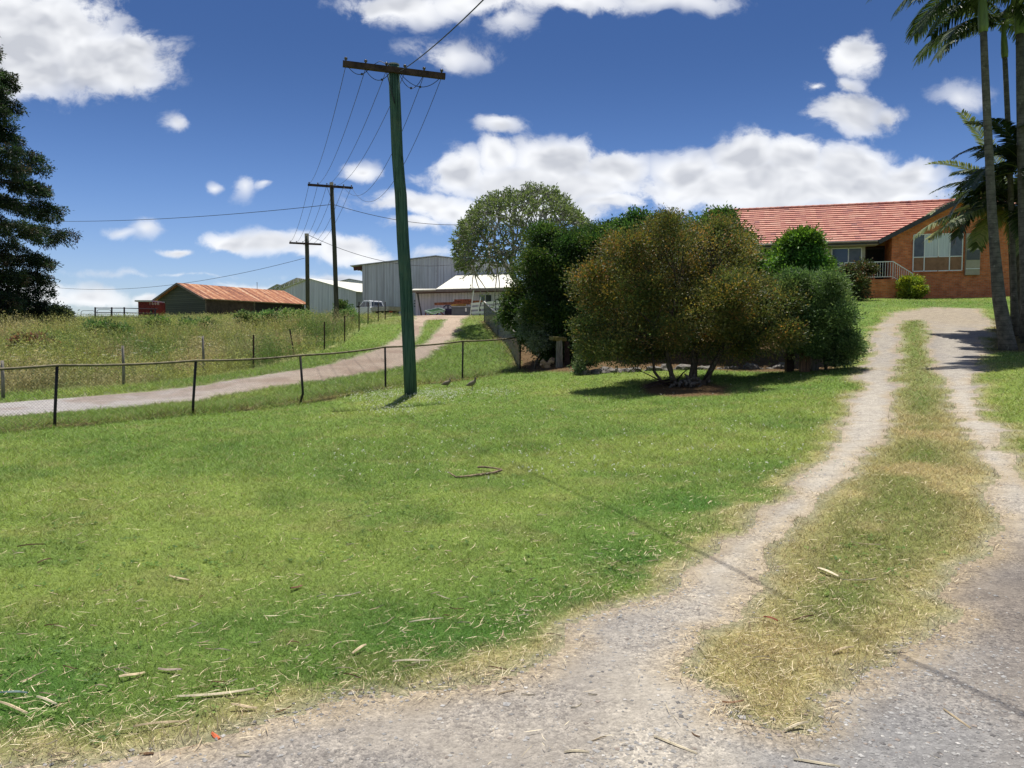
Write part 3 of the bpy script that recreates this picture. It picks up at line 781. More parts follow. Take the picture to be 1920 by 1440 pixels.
def limbs(mb, start, tips, rad, depth=0, minr=.008, k=.42, wob=.12, n=6):
    start = np.array(start, float)
    if len(tips) == 0: return
    if len(tips) <= 2 or depth > 9:
        for t in tips[:3]:
            m = (start + t) / 2 + rng.normal(size=3) * wob * .3 * np.linalg.norm(t - start)
            mb.tube([start, m, t], [rad, rad * .7, max(minr * .5, rad * .35)], 4 if rad < .03 else n, cap=False)
        return
    c = tips.mean(0); dist = np.linalg.norm(c - start)
    node = start + (c - start) * k + rng.normal(size=3) * wob * dist * .4
    mid = (start + node) / 2 + rng.normal(size=3) * wob * dist * .15
    X = tips - c
    _, _, vt = np.linalg.svd(X, full_matrices=False)
    pr = X @ vt[0]; md = np.median(pr)
    A, B = tips[pr <= md], tips[pr > md]
    r2 = max(minr, rad * .72)
    mb.tube([start, mid, node], [rad, (rad + r2) / 2, r2], n if rad > .03 else 4, cap=False)
    limbs(mb, node, A, r2, depth + 1, minr, k, wob, n); limbs(mb, node, B, r2, depth + 1, minr, k, wob, n)
FK = 1.75
def spray_leaves(pc, dc, per, spread, L, W, pal, wts, upb=.35, colvar=.35, spread_z=.8):
    """pal: list of colours; per spray one palette pick"""
    n = len(pc)
    pal = np.array(pal) * FK; pick = rng.choice(len(pal), n, p=np.array(wts) / sum(wts))
    sc_ = pal[pick] * (.8 + .4 * rng.random((n, 1)))
    mac = vnoise(pc[:, 0] + pc[:, 1] * .6, pc[:, 2] + pc[:, 1] * .4, 1.3)[:, None]; mac2 = vnoise(pc[:, 0] - 20, pc[:, 2] + pc[:, 1], 2.1)[:, None]
    sc_ = sc_ * (.62 + .76 * mac) * (1 + (mac2 - .5) * np.array([.35, .0, -.15]))
    C = np.repeat(pc, per, 0); D = np.repeat(dc, per, 0)
    off = rng.normal(size=C.shape) * spread * np.array([1, 1, spread_z])
    C = C + off
    D = unit(D * .5 + unit(off) * .6 + rng.normal(size=C.shape) * .45 + np.array([0, 0, upb]))
    col = np.repeat(sc_, per, 0) * (1 - colvar / 2 + colvar * rng.random((len(C), 1)))
    m = len(C)
    return leaves(C, D, L * rng.uniform(.6, 1.25, m), W * rng.uniform(.7, 1.2, m), col)
SEEDS = {'garden_tree': 21, 'bottlebrush_tree': 12, 'feathery_shrub': 3}
def make_tree(name, label, cat, base, E, nspray, per, spread, L, W, pal, wts, trunks=None, bark=None, group=None, ntips=70, r0=.12, inner=.15, lump=.16, upb=.35, leafname='crown', minr=.008, keep_above=None):
    global rng
    keep_rng = rng; rng = np.random.default_rng(SEEDS.get(name, 5) + int(abs(base[0]) * 10))
    rt = root(name, base, label, cat, group)
    pc, dc = crown_pts(E, nspray, inner=inner, lump=lump)
    if keep_above is not None:
        ok = pc[:, 2] > gz(pc[:, 0], pc[:, 1]) + keep_above; pc, dc = pc[ok], dc[ok]
    V, Fc, c = spray_leaves(pc, dc, per, spread, L, W, pal, wts, upb)
    npart(leafname, V, [Fc], c, M_LEAF, rt)
    mb = MB()
    trunks = trunks or [(base, r0)]
    E_ = np.array(E)
    idx = rng.choice(len(pc), min(len(pc), ntips), replace=False)
    tips = pc[idx]
    asg = np.array([np.argmin([np.linalg.norm((t - np.array(b))[:2]) + rng.random() * .6 for b, _ in trunks]) for t in tips])
    for q, (b, r_) in enumerate(trunks):
        limbs(mb, b, tips[asg == q], r_, minr=minr)
    mb.build('trunk', bark or M_BARK, rt, smooth=True)
    rng = keep_rng
    return rt
# ================================================================== HILL WEEDS (stuff)
x, y, r = polar(150000, 18, 84, -48, -5)
sw = sdf(WEEDS, x, y); keep = sw > rng.random(len(x)) * .5
x, y, r = x[keep], y[keep], r[keep]
gi = ground_info(x, y); sw = sdf(WEEDS, x, y)
patch = fbm(x, y, .22, 3); tall = fbm(x + 50, y, .45, 2)
hm = (.30 + .95 * sstep(tall, .3, .65)) * np.clip(.35 + sw * .4, .35, 1) * (1 - .62 * sstep(y, 40, 56)) * np.where((x > -14) & (y > 47), .55, 1)
hh = hm * rng.uniform(.45, 1.15, len(x))
pal = lerpc(lerpc(np.tile(C3(.135, .215, .065), (len(x), 1)), C3(.34, .36, .13), sstep(patch, .36, .56)), C3(.52, .43, .25), sstep(fbm(x, y + 70, .5, 2), .55, .75) * .7)
V1 = blades(x, y, hh, .010 * np.clip(r / 18, 1, 5), rng.uniform(.15, .9, len(x)), pal * (.65 + .6 * rng.random((len(x), 1))))
# leafy and feathery heads
k = rng.choice(len(x), 42000, replace=False)
hc = np.stack([x[k], y[k], gz(x[k], y[k]) + hh[k] * rng.uniform(.35, 1.0, len(k))], -1)
per = 5
C = np.repeat(hc, per, 0) + rng.normal(size=(len(k) * per, 3)) * np.array([.09, .09, .11])
D = unit(rng.normal(size=C.shape) + np.array([0, 0, .9]))
V2 = leaves(C, D, .10 * rng.uniform(.6, 1.5, len(C)), .034, np.repeat(pal[k] * np.array([1.1, 1.12, 1.1]), per, 0) * (.7 + .6 * rng.random((len(C), 1))))
setp(npart('hill_weeds', V1[0], [V1[1]], V1[2], M_GRASS), 'tall feathery yellow green weeds covering the hillside', kind='stuff')
setp(npart('weed_heads', V2[0], [V2[1]], V2[2], M_GRASS), 'pale seed heads and leaves of the hillside weeds', kind='stuff')
# upright dark stalks near the track
k = rng.choice(np.nonzero(y < 45)[0], 1700, replace=False)
mb_V = []; 
hs_ = rng.uniform(.5, 1.25, len(k)); zz = gz(x[k], y[k])
per = 26
t_ = rng.random((len(k), per)) ** .8
C = np.stack([np.repeat(x[k], per), np.repeat(y[k], per), np.repeat(zz, per) + (t_ * hs_[:, None]).ravel()], -1)
C[:, :2] += rng.normal(size=(len(C), 2)) * .035
D = unit(np.stack([rng.normal(size=len(C)), rng.normal(size=len(C)), np.full(len(C), .7)], -1))
sc_ = np.repeat(np.array([[.09, .14, .05], [.20, .24, .09], [.24, .17, .09]])[rng.integers(0, 3, len(k))], per, 0)
V3 = leaves(C, D, .10 * (1.15 - t_.ravel() * .7), .024, sc_ * (.7 + .6 * rng.random((len(C), 1))))
setp(npart('weed_stalks', V3[0], [V3[1]], V3[2], M_LEAF), 'upright leafy weed stalks standing above the hillside grass', kind='stuff')
# flat white umbel flowers on the hill
fu = [(rng.uniform(20, 95), rng.uniform(655, 690)) for _ in range(26)] + [(rng.uniform(0, 560), rng.uniform(640, 700)) for _ in range(46)]
C = []
for u, v in fu:
    p = G(u, v + 22)
    if float(sdf(WEEDS, [p[0]], [p[1]])[0]) < .3: continue
    q = p + np.array([0, 0, rng.uniform(.55, .85)])
    for _ in range(12): C.append(q + rng.normal(size=3) * np.array([.05, .05, .008]))
C = np.array(C); D = unit(rng.normal(size=C.shape) * np.array([1, 1, .15]))
Vf = leaves(C, D, .035, .03, np.tile([.62, .60, .52], (len(C), 1)), up=np.array([0, 0, 1.5]))
setp(npart('weed_flowers', Vf[0], [Vf[1]], Vf[2], M_LEAF), 'flat white flower heads among the hillside weeds', kind='stuff')
# clover flowers on the lawn and leafy verge weeds
cl = []
for _ in range(1500):
    a = rng.random()
    if a < .45: u, v = rng.uniform(655, 860), rng.normal(742, 7)
    elif a < .6: u, v = rng.uniform(790, 960), rng.normal(737, 4)
    elif a < .7: u, v = rng.uniform(690, 780), rng.normal(768, 5)
    else: u, v = rng.uniform(560, 1600), rng.uniform(705, 900)
    p = G(u, v)
    cl.append(p + np.array([rng.normal() * .1, rng.normal() * .25, .045]))
cl = np.array(cl); C = np.repeat(cl, 3, 0) + rng.normal(size=(len(cl) * 3, 3)) * .006
Vc = leaves(C, unit(rng.normal(size=C.shape)), .024, .022, np.tile([.60, .62, .50], (len(C), 1)), up=np.array([0, 0, 1.]))
setp(npart('clover_flowers', Vc[0], [Vc[1]], Vc[2], M_LEAF), 'small white clover flowers dotting the lawn by the pole', kind='stuff')

# broad leaved rosettes in the lawn
x, y, r = polar(3000, 2.5, 16, -38, 36)
gi = ground_info(x, y); keep = (gi['sd'] < -.15) & (fbm(x - 5, y + 2, .8, 2) + rng.random(len(x)) * .35 > .80) & (gi['sw'] < -.5)
x, y = x[keep], y[keep]; per = 8
C = np.repeat(np.stack([x, y, gz(x, y) + .014], -1), per, 0) + rng.normal(size=(len(x) * per, 3)) * np.array([.02, .02, .003])
an = rng.random(len(C)) * 6.283; D = unit(np.stack([np.cos(an), np.sin(an), np.full(len(C), .25)], -1))
cc_ = np.array([(.13,.24,.05),(.20,.30,.07),(.09,.17,.045)])[rng.integers(0, 3, len(x))]
Vb = leaves(C, D, .028 * rng.uniform(.6, 1.4, len(C)), .015, np.repeat(cc_, per, 0) * (.8 + .4 * rng.random((len(C), 1))), up=np.array([0, 0, 2.]))
setp(npart('lawn_weeds', Vb[0], [Vb[1]], Vb[2], M_GRASS), 'small broad leaved weeds growing flat in the lawn', kind='stuff')

# ================================================================== STONES on the gravel (stuff)
x, y, r = polar(52000, 2.2, 13, -38, 40)
ds_ = drive_s(x, y); keep = (ds_ > -.10 + .12 * rng.random(len(x))) & (rng.random(len(x)) < np.where(y < 6, 1, .5) * (.15 + .95 * sstep(fbm(x, y, 1.3, 3), .38, .62)))
x, y = x[keep], y[keep]; n = len(x)
oct_ = np.array([(1,0,0),(0,1,0),(-1,0,0),(0,-1,0),(0,0,1),(0,0,-1)], float)
of = np.array([(0,1,4),(1,2,4),(2,3,4),(3,0,4),(1,0,5),(2,1,5),(3,2,5),(0,3,5)])
s = .0034 + .0085 * rng.random(n) ** 3.2; big = rng.random(n) < .012; s[big] *= rng.uniform(1.2, 2.0, big.sum())
V = oct_[None] * (s[:, None, None] * rng.uniform(.6, 1.3, (n, 6, 1))) * np.array([1.15, 1.15, .5])
an = rng.random(n) * 6.28; ca2, sa2 = np.cos(an)[:, None], np.sin(an)[:, None]
V = np.stack([V[..., 0] * ca2 - V[..., 1] * sa2, V[..., 0] * sa2 + V[..., 1] * ca2, V[..., 2]], -1)
V += np.stack([x, y, gz(x, y) + .002 + s * .08], -1)[:, None]
pal = np.array([(.31,.30,.285),(.38,.37,.35),(.48,.46,.42),(.20,.19,.18),(.60,.57,.53),(.32,.27,.23)])
cs = pal[rng.choice(6, n, p=[.36,.34,.10,.10,.01,.09])] * .98 * (.8 + .4 * rng.random((n, 1)))
Fc = (of[None] + (np.arange(n) * 6)[:, None, None]).reshape(-1, 3)
def f_stone(t, b):
    a = t.new('ShaderNodeAttribute', attribute_name='Col'); t.put(b.inputs['Base Color'], a.outputs['Color'])
M_STONE = mat('loose_stone', f_stone, rough=.9, spec=.08)
setp(npart('loose_gravel', V.reshape(-1, 3), [Fc], np.repeat(cs, 6, 0), M_STONE), 'loose grey stones scattered over the gravel driveway', kind='stuff')

# ================================================================== DRY STRIPS: small litter (stuff) and larger strips (things)
def strip_verts(x, y, z, L, W, a, bend, lift, tilt):
    """curved flat strips with four stations -> V (n,8,3)"""
    t = np.array([-.5, -.17, .17, .5])
    cx = x[:, None] + np.cos(a)[:, None] * t * L[:, None] - np.sin(a)[:, None] * (t ** 2) * bend[:, None] * L[:, None]
    cy = y[:, None] + np.sin(a)[:, None] * t * L[:, None] + np.cos(a)[:, None] * (t ** 2) * bend[:, None] * L[:, None]
    cz = gz(cx, cy) + lift[:, None] + t * L[:, None] * tilt[:, None]
    wt = np.array([.35, 1, .9, .25]) * W[:, None] / 2
    nx, ny = -np.sin(a)[:, None] * wt, np.cos(a)[:, None] * wt
    A = np.stack([cx - nx, cy - ny, cz], -1); B = np.stack([cx + nx, cy + ny, cz + wt * .5], -1)
    return np.stack([A, B], 2).reshape(len(x), 8, 3)
SF = np.array([(0,1,3,2),(2,3,5,4),(4,5,7,6)])
x, y, r = polar(60000, 2.3, 15, -38, 38)
gi = ground_info(x, y)
pr = np.where(gi['sd'] > .02, .02, .22) + 1.0 * np.exp(-(gi['dr'] + .2) ** 2 / .10) * (gi['dr'] < .15) + np.where((gi['si'] > -.1), .40 + .5 * (y < 5.2), 0)
pr *= .8 * np.where((gi['dr'] < -2.0), .38, 1) * (.35 + 1.1 * fbm(x, y, .9, 2)) * (1 - .7 * sstep(r, 7, 12))
keep = rng.random(len(x)) < pr
x, y = x[keep], y[keep]; n = len(x)
L = (.015 + .085 * rng.random(n) ** 2.4); W = rng.uniform(.0012, .0034, n) * np.clip(np.hypot(x, y) / 4, 1, 2)
V = strip_verts(x, y, None, L, W, rng.random(n) * 3.14, rng.normal(size=n) * .2, rng.uniform(.010, .028, n), rng.normal(size=n) * .16)
cs = np.array([(.62,.52,.33),(.50,.40,.25),(.70,.61,.42),(.30,.21,.13)])[rng.choice(4, n, p=[.4,.27,.2,.13])] * (.8 + .4 * rng.random((n, 1)))
Fc = (SF[None] + (np.arange(n) * 8)[:, None, None]).reshape(-1, 4)
setp(npart('straw_litter', V.reshape(-1, 3), [Fc], np.repeat(cs, 8, 0), M_STONE), 'small dry straw and bark fragments littering the grass', kind='stuff')

def f_strip(t, b):
    a = t.new('ShaderNodeAttribute', attribute_name='Col')
    n = t.noise(t.obj, 30, 4, .6)
    t.put(b.inputs['Base Color'], t.mix(1.0, a.outputs['Color'], t.ramp(n, [(.3, (.7,.68,.65)), (.7, (1.15,1.12,1.1))]), 'MULTIPLY'))
M_STRIP = mat('dry_strip', f_strip, rough=.8, spec=.2)
def one_strip(u0, v0, u1, v1, wd, col, name, label, cat, group, hump=.0, th=.006):
    a, b = G(u0, v0), G(u1, v1); wd = wd * .62
    d = b - a; ln = np.linalg.norm(d); d /= ln; sd = np.array([-d[1], d[0], 0]); sd /= np.linalg.norm(sd)
    n = 7; V = []; ph = rng.random() * 6; lf = .005 if drive_s([(a[0]+b[0])/2], [(a[1]+b[1])/2])[0] > 0 else .020
    for i in range(n):
        t = i / (n - 1)
        c = a + (b - a) * t + sd * math.sin(t * 3.1) * ln * hump
        c[2] = g1(c[0], c[1]) + lf + lf * .4 * math.sin(t * 3 + ph)
        w_ = wd / 2 * (.35 + .65 * math.sin(math.pi * min(max(t, .12), .88)))
        for s1, h1 in ((-1, 0), (-.3, th), (.4, th * .8), (1, 0)):
            V.append(c + sd * s1 * w_ + np.array([0, 0, h1]))
        V.append(c + np.array([0, 0, -th * .6]))
    Fq = []
    for i in range(n - 1):
        for k in range(5):
            k2 = (k + 1) % 5
            Fq.append((i*5+k, i*5+k2, (i+1)*5+k2, (i+1)*5+k))
    loc = (a + b) / 2
    o = npart(name, V, [np.array(Fq), np.array([(0,1,2,3,4),(n*5-1,n*5-2,n*5-3,n*5-4,n*5-5)])], np.tile(col, (len(V), 1)), M_STRIP, loc=loc)
    return setp(o, label, cat, group)
GS = 'dry palm leaf strips fallen on the lawn edge'
tan = np.array([.66, .54, .35]); lt = np.array([.74, .66, .47]); bw = np.array([.26, .16, .09])
one_strip(332,1315,478,1301,.030,lt,'palm_leaf_strip','longest cream leaf strip on the lawn at the bottom left','leaf strip',GS)
one_strip(434,1339,482,1335,.030,tan,'palm_leaf_strip','short broad tan strip on dry grass just below the longest cream strip','leaf strip',GS)
one_strip(1226,1388,1307,1421,.022,lt,'palm_leaf_strip','slanting cream strip on bare gravel at the bottom centre right','leaf strip',GS)
one_strip(1488,1429,1575,1442,.022,lt,'palm_leaf_strip','cream strip cut by the bottom edge below the dry grass tip','leaf strip',GS)
one_strip(1769,1335,1820,1375,.014,tan,'palm_leaf_strip','thin tan twig lying on the brown gravel at the bottom right','leaf strip',GS)
one_strip(1533,1073,1573,1089,.050,lt,'palm_leaf_strip','thick pale strip in the middle of the grassy centre strip','leaf strip',GS)
one_strip(1575,1091,1642,1094,.012,lt,'palm_leaf_strip','thin pale stem trailing right from the thick pale strip','leaf strip',GS)
one_strip(1595,1020,1652,1029,.016,tan,'palm_leaf_strip','thin straw strip high on the grassy centre strip','leaf strip',GS)
one_strip(767,1178,831,1164,.020,lt,'palm_leaf_strip','slender cream strip on green lawn left of the gravel tongue','leaf strip',GS)
one_strip(1058,1422,1105,1414,.022,lt,'palm_leaf_strip','small curved cream strip on gravel at the bottom edge, left of the slanting one','leaf strip',GS,.12)
one_strip(0,1335,52,1345,.024,tan,'palm_leaf_strip','tan strip cut by the left edge of the photograph low on the lawn','leaf strip',GS)
one_strip(70,1322,107,1334,.022,lt,'palm_leaf_strip','short cream strip second from the left edge low on the lawn','leaf strip',GS)
one_strip(223,1285,272,1270,.040,tan,'palm_leaf_strip','broad split tan strip on the lawn left of the longest cream strip','leaf strip',GS)
one_strip(297,1259,341,1273,.028,np.array([.52,.42,.34]),'palm_leaf_strip','brownish strip slanting down to the right above the longest cream strip','leaf strip',GS)
one_strip(250,1382,355,1362,.022,tan,'palm_leaf_strip','curved tan strip on the dry grass verge near the bottom left','leaf strip',GS,.08)
one_strip(736,1252,806,1250,.022,lt,'palm_leaf_strip','cream strip with dark tail on the dry verge beside the gravel','leaf strip',GS)
one_strip(660,1232,686,1222,.034,tan,'palm_leaf_strip','short fat tan strip on the darker lawn edge','leaf strip',GS)
one_strip(318,1085,355,1096,.030,tan,'palm_leaf_strip','brown tan curved strip on the middle left lawn','leaf strip',GS)
one_strip(628,1126,676,1119,.018,lt,'palm_leaf_strip','cream strip on yellowish lawn in the left middle','leaf strip',GS)
one_strip(1648,1224,1700,1224,.022,lt,'palm_leaf_strip','cream strip at the right edge of the dry centre strip','leaf strip',GS)
one_strip(1560,1234,1600,1226,.026,tan,'palm_leaf_strip','hooked tan strip in the lower dry centre strip','leaf strip',GS,.1)
one_strip(1470,1375,1515,1370,.024,lt,'palm_leaf_strip','cream strip at the very tip of the dry centre strip','leaf strip',GS,.1)
one_strip(1392,1362,1430,1366,.020,tan,'palm_leaf_strip','tan strip poking left from the tip of the dry centre strip','leaf strip',GS)
one_strip(1354,1330,1395,1325,.018,np.array([.50,.30,.18]),'palm_leaf_strip','orange brown strip left of the dry centre strip tip','leaf strip',GS)
one_strip(0,1310,52,1312,.020,np.array([.30,.40,.38]),'palm_leaf_strip','bluish grey strip at the left edge of the photograph','leaf strip',GS)
one_strip(1486,1170,1525,1166,.022,bw*.5,'bark_piece','dark stick lying across the centre strip beside reddish bark','bark',None)
one_strip(1432,1166,1458,1172,.026,np.array([.30,.09,.06]),'bark_piece','reddish bark piece on the left side of the dry centre strip','bark',None)
one_strip(32,1033,84,1028,.022,bw*.4,'bark_piece','thin black stick on the far left of the lawn','bark',None)
one_strip(545,1112,566,1104,.045,np.array([.16,.07,.05]),'bark_piece','small dark red brown bark piece on the middle lawn','bark',None)
one_strip(70,1062,95,1056,.03,bw*.5,'bark_piece','dark brown bark piece below the thin black stick','bark',None)
one_strip(398,1384,412,1394,.034,np.array([.62,.16,.07]),'plastic_scrap','small orange red scrap on the dry verge at the bottom left','scrap',None)
one_strip(262,1416,288,1420,.024,bw,'bark_piece','brown twig beside the orange scrap at the gravel edge','bark',None)
us, k = 0, 0
while k < 120:
    u, v = rng.uniform(10, 1500), 1440 - 470 * rng.random() ** 1.2
    p = G(u, v); i_ = ground_info([p[0]], [p[1]])
    if i_['sd'][0] > 0 and rng.random() < .9: continue
    l_ = rng.uniform(14, 44) * (.4 + .6 * (v - 900) / 540); an = rng.normal() * .4
    one_strip(u, v, u + l_ * math.cos(an), v - l_ * .45 * math.sin(an + .2), rng.uniform(.006, .014), [tan, lt, tan*.8, bw][rng.integers(0, 4) if rng.random() < .35 else rng.integers(0, 2)] * rng.uniform(.8, 1.1), 'palm_leaf_strip', 'short dry strip of palm leaf scattered on the lawn', 'leaf strip', 'short dry leaf strips scattered over the lawn', rng.normal() * .06, .004)
    k += 1
# forked stick in the middle of the lawn
rt = G(893, 892)
mb = MB()
def gl(u, v, h=.02): p = G(u, v); p[2] += h; return p
mb.tube([gl(841,894,.05), gl(855,898), gl(880,896), gl(905,893), gl(925,890), gl(941,888,.04)], [.006,.011,.014,.016,.017,.014], 7)
mb.tube([gl(941,888,.045), gl(925,885,.05), gl(907,884,.05), gl(896,883,.04)], [.010,.010,.012,.014], 6)
setp(mb.build('fallen_stick', worn((.24,.17,.11), .4, 12, .9, name='stick_bark'), loc=rt, smooth=True), 'crooked brown fallen branch lying alone in the middle of the lawn', 'stick')

# ================================================================== POWER POLES AND LINES
def power_pole(name, label, pts_px, d, r_top, r_bot, arm_px, m, arm_up=0.0, brace=True, n_ins=5, arm_ds=(-.3,.3), thick=.11, jump=False):
    base = G(*pts_px[-1]) if d is None else P(*pts_px[-1], d)
    base[2] = g1(base[0], base[1])
    rt = root(name, base, label, 'power pole', 'power poles carrying the farm line')
    pts = [P(u, v, d) for u, v in pts_px]; pts[-1] = base - np.array([0, 0, .3])
    n = len(pts)
    mb = MB(); mb.tube(pts, [r_top + (r_bot - r_top) * i / (n - 1) for i in range(n)], 18)
    pole = mb.build('post', m, rt, smooth=False)
    pole.data.polygons.foreach_set('use_smooth', [True] * (len(pole.data.polygons) - 2) + [False] * 2)
    a = P(*arm_px[0], d + arm_ds[0]); b = P(*arm_px[1], d + arm_ds[1])
    off = np.array([0, -(r_top + thick * .55), 0]); a = a + off; b = b + off
    MB().beam(a, b, thick, thick * 1.15).build('crossarm', M_ARM, rt)
    fr = [.03, .22, .42, .60, .79, .965][:n_ins + 1]
    ins = []
    for f in fr:
        q = a + (b - a) * f + np.array([0, 0, thick * .6])
        ins.append(q)
        m2 = MB(); m2.tube([q - np.array([0,0,.02]), q + np.array([0,0,.03]), q + np.array([0,0,.05]), q + np.array([0,0,.09]), q + np.array([0,0,.105])], [.018,.02,.045,.042,.02], 8)
        m2.build('insulator', worn((.10,.085,.075), .2, 3, .3, name='brown_porcelain'), rt, smooth=True)
    if brace:
        c = a + (b - a) * .42 - np.array([0, 0, thick * .6]); p_ = pts[0] + (pts[1] - pts[0]) * (1.05 / max(.1, np.linalg.norm(pts[1] - pts[0]))) - np.array([0, r_top + .02, 0])
        MB().beam(c, p_, .045, .015).build('brace', M_DGALV, rt)
    return rt, ins, a, b, pts
p1 = power_pole('power_pole', 'tall thick green power pole standing on the lawn, nearest of the three',
    [(738,122),(741,190),(745,290),(749,340),(751.5,365),(755.5,450),(761,535),(766,640),(771,738)], 21.0, .145, .175, [(646,125),(836,148.5)], M_POLE, arm_ds=(-.25,.35), thick=.125)
MB().tube([P(738,121.5,21)+np.array([0,0,-.02]), P(738,121.5,21)+np.array([0,0,.015])], [.155,.15], 18).build('pole_cap', worn((.35,.35,.30), .2, 4, .7, name='pole_cap_metal'), p1[0])
p2 = power_pole('power_pole', 'slim weathered power pole rising from the weeds, middle of the three',
    [(621.5,342),(624,400),(627,460),(629,520),(631.5,592),(632,620)], 47.0, .115, .15, [(578.5,347.5),(663,353.5)], M_DPOLE, arm_ds=(-.3,.3), thick=.115)
p3 = power_pole('power_pole', 'short dark power pole by the rusty roof, farthest of the three',
    [(575,438),(576,480),(576.5,530),(577,600)], 65.0, .17, .17, [(544,456),(604,459)], M_DPOLE, arm_ds=(-.2,.2), thick=.13, n_ins=3)
# loose jumper cables hanging under the near crossarm
a, b = p1[2], p1[3]
def jumper(f0, f1, sag, box=True):
    q0 = a + (b - a) * f0 - np.array([0, .02, .06]); q1 = a + (b - a) * f1 - np.array([0, .02, .06])
    pts = [q0 + (q1 - q0) * t - np.array([0, .0, 4 * sag * t * (1 - t)]) for t in np.linspace(0, 1, 13)]
    MB().tube(pts, .009, 5).build('jumper_cable', M_WIRE, p1[0], smooth=True)
    c = pts[8 if f0 < .5 else 6]; MB().box(c, (.055, .05, .04)).build('cable_clamp', M_WIRE, p1[0])
jumper(.05, .25, .17); jumper(.21, .46, .26); jumper(.54, .78, .36); jumper(.55, .95, .30)
MB().tube([a + (b-a)*.30 + np.array([0,-.05,.06]), a + (b-a)*.36 + np.array([0,-.06,.17]), a + (b-a)*.44 + np.array([0,-.04,.10]), a + (b-a)*.50 + np.array([0,-.05,.02])], .009, 5).build('jumper_cable', M_WIRE, p1[0], smooth=True)

def wire(q0, q1, sag, rad, label, group, name='power_line'):
    q0 = np.array(q0, float); q1 = np.array(q1, float)
    pts = [q0 + (q1 - q0) * t - np.array([0, 0, 4 * sag * t * (1 - t)]) for t in np.linspace(0, 1, 28)]
    o = MB().tube(pts, rad, 5, cap=False).build(name, M_WIRE, loc=q0, smooth=True)
    return setp(o, label, 'power line', group)
places = ['leftmost', 'second from the left', 'third from the left', 'third from the right', 'second from the right', 'rightmost']
for k in range(6):
    wire(p1[1][k] - np.array([0,0,.1]), p2[1][k] - np.array([0,0,.02]), [.55,.55,.6,.7,1.6,1.9][k], .008, f'thin wire between the near and middle poles, {places[k]} on the crossarm', 'wires between the near and middle poles')
for k in range(6):
    f = [.05,.25,.42,.58,.78,.95][k]
    wire(p2[1][k], p3[2] + (p3[3] - p3[2]) * f + np.array([0,0,.1]), .5, .011, f'thin wire between the middle and far poles, {places[k]} on the crossarm', 'wires between the middle and far poles')
wire(P(749,135,20.8), np.array([2.0, 5.3, 7.0]) + (np.array([2.0,5.3,7.0]) - P(749,135,20.8)) * .6, .75, .012, 'thick black service cable rising from the near pole out of the picture', None, 'service_cable')
wire(P(625,383,47), P(-140,400,78), .9, .018, 'long thin wire running left from the middle pole above the hill', None)
wire(P(627,384,47), P(900,419,60), .5, .018, 'thin wire running right from the middle pole to the pale dome tree', None)
wire(P(571,484,65), P(60,534,95), 1.4, .018, 'low wire running left from the far pole over the rusty roof', None)
wire(P(579,441,65), P(876,492,77.6), 1.2, .022, 'thin wire running right from the far pole to the big grey shed', None)

# ================================================================== CHAIN LINK FENCES
def chain_fence(name, label, feet, tops, ds, group, rail_m):
    B = [P(u, v, d) for (u, v, d) in feet]; T = [P(u, v, d) for (u, v), d in zip(tops, ds)]
    rt = root(name, B[len(B)//2], label, 'fence', group)
    for i, (b_, t_) in enumerate(zip(B, T)):
        b2 = b_ - np.array([0, 0, .12])
        pts = [b2, b_ + (t_ - b_) * .22 + (np.array([.10,0,0]) if (name and feet[i][0] == 560) else 0), t_]
        MB().tube(pts, .029, 10).build('post', M_DGALV, rt, smooth=True)
    rp = []
    for i in range(len(T) - 1):
        for k in range(6):
            t = k / 6; q = T[i] + (T[i+1] - T[i]) * t; q = q + np.array([0, 0, -.035 * math.sin(math.pi * t) + .02]); rp.append(q)
    rp.append(T[-1] + np.array([0, 0, .02]))
    MB().tube(rp, .026 if feet is FP else .036, 8).build('top_rail', rail_m, rt, smooth=True)
    # woven wire: two families of diagonals
    V, Fc = [], []
    for i in range(len(B) - 1):
        L = np.linalg.norm((B[i+1] - B[i])[:2]); H = np.linalg.norm(T[i] - B[i]) - .05
        m = int(L / .062)
        dv = (B[i+1] - B[i]) / L
        nrm = np.array([-dv[1], dv[0], 0])
        nrm /= np.linalg.norm(nrm)
        for s_ in (1, -1):
            for j in range(-int(H / .062), m + int(H / .062)):
                s0 = j * .062; sa, sb = max(0, s0), min(L, s0 + H)
                if sb <= sa: continue
                t0, t1, h0, h1 = sa / L, sb / L, (sa - s0) / H, (sb - s0) / H
                if s_ < 0: t0, t1 = 1 - t0, 1 - t1
                def q(t, h):
                    bb = B[i] + (B[i+1] - B[i]) * t + np.array([0, 0, .04]); tt = T[i] + (T[i+1] - T[i]) * t
                    return bb + (tt - bb) * h
                a_, c_ = q(t0, h0), q(t1, h1); w_ = .0021
                b0 = len(V)
                for p_ in (a_, c_):
                    V += [p_ + dv * w_, p_ - dv * w_, p_ + nrm * w_ * 1.6]
                Fc += [(b0, b0+1, b0+4, b0+3), (b0+1, b0+2, b0+5, b0+4), (b0+2, b0, b0+3, b0+5)]
    npart('wire_mesh', np.array(V), [np.array(Fc)], None, M_GALV, rt)
    return rt
chain_fence('chain_link_fence', 'low chain link fence with rusty top rail along the far edge of the lawn', FP, [(-190,698),(107,687),(367,678),(563,668),(722,652),(868,641),(976,633)], [f[2] for f in FP], None, worn((.17,.145,.085), .3, 6, .7, .2, name='rusty_rail'))
chain_fence('chain_link_fence', 'chain link fence with pale bent top rail climbing away to the white rails', SP, [(976,633),(934,589),(908,566)], [f[2] for f in SP], None, worn((.50,.47,.42), .15, 6, .6, 0, name='pale_rail'))
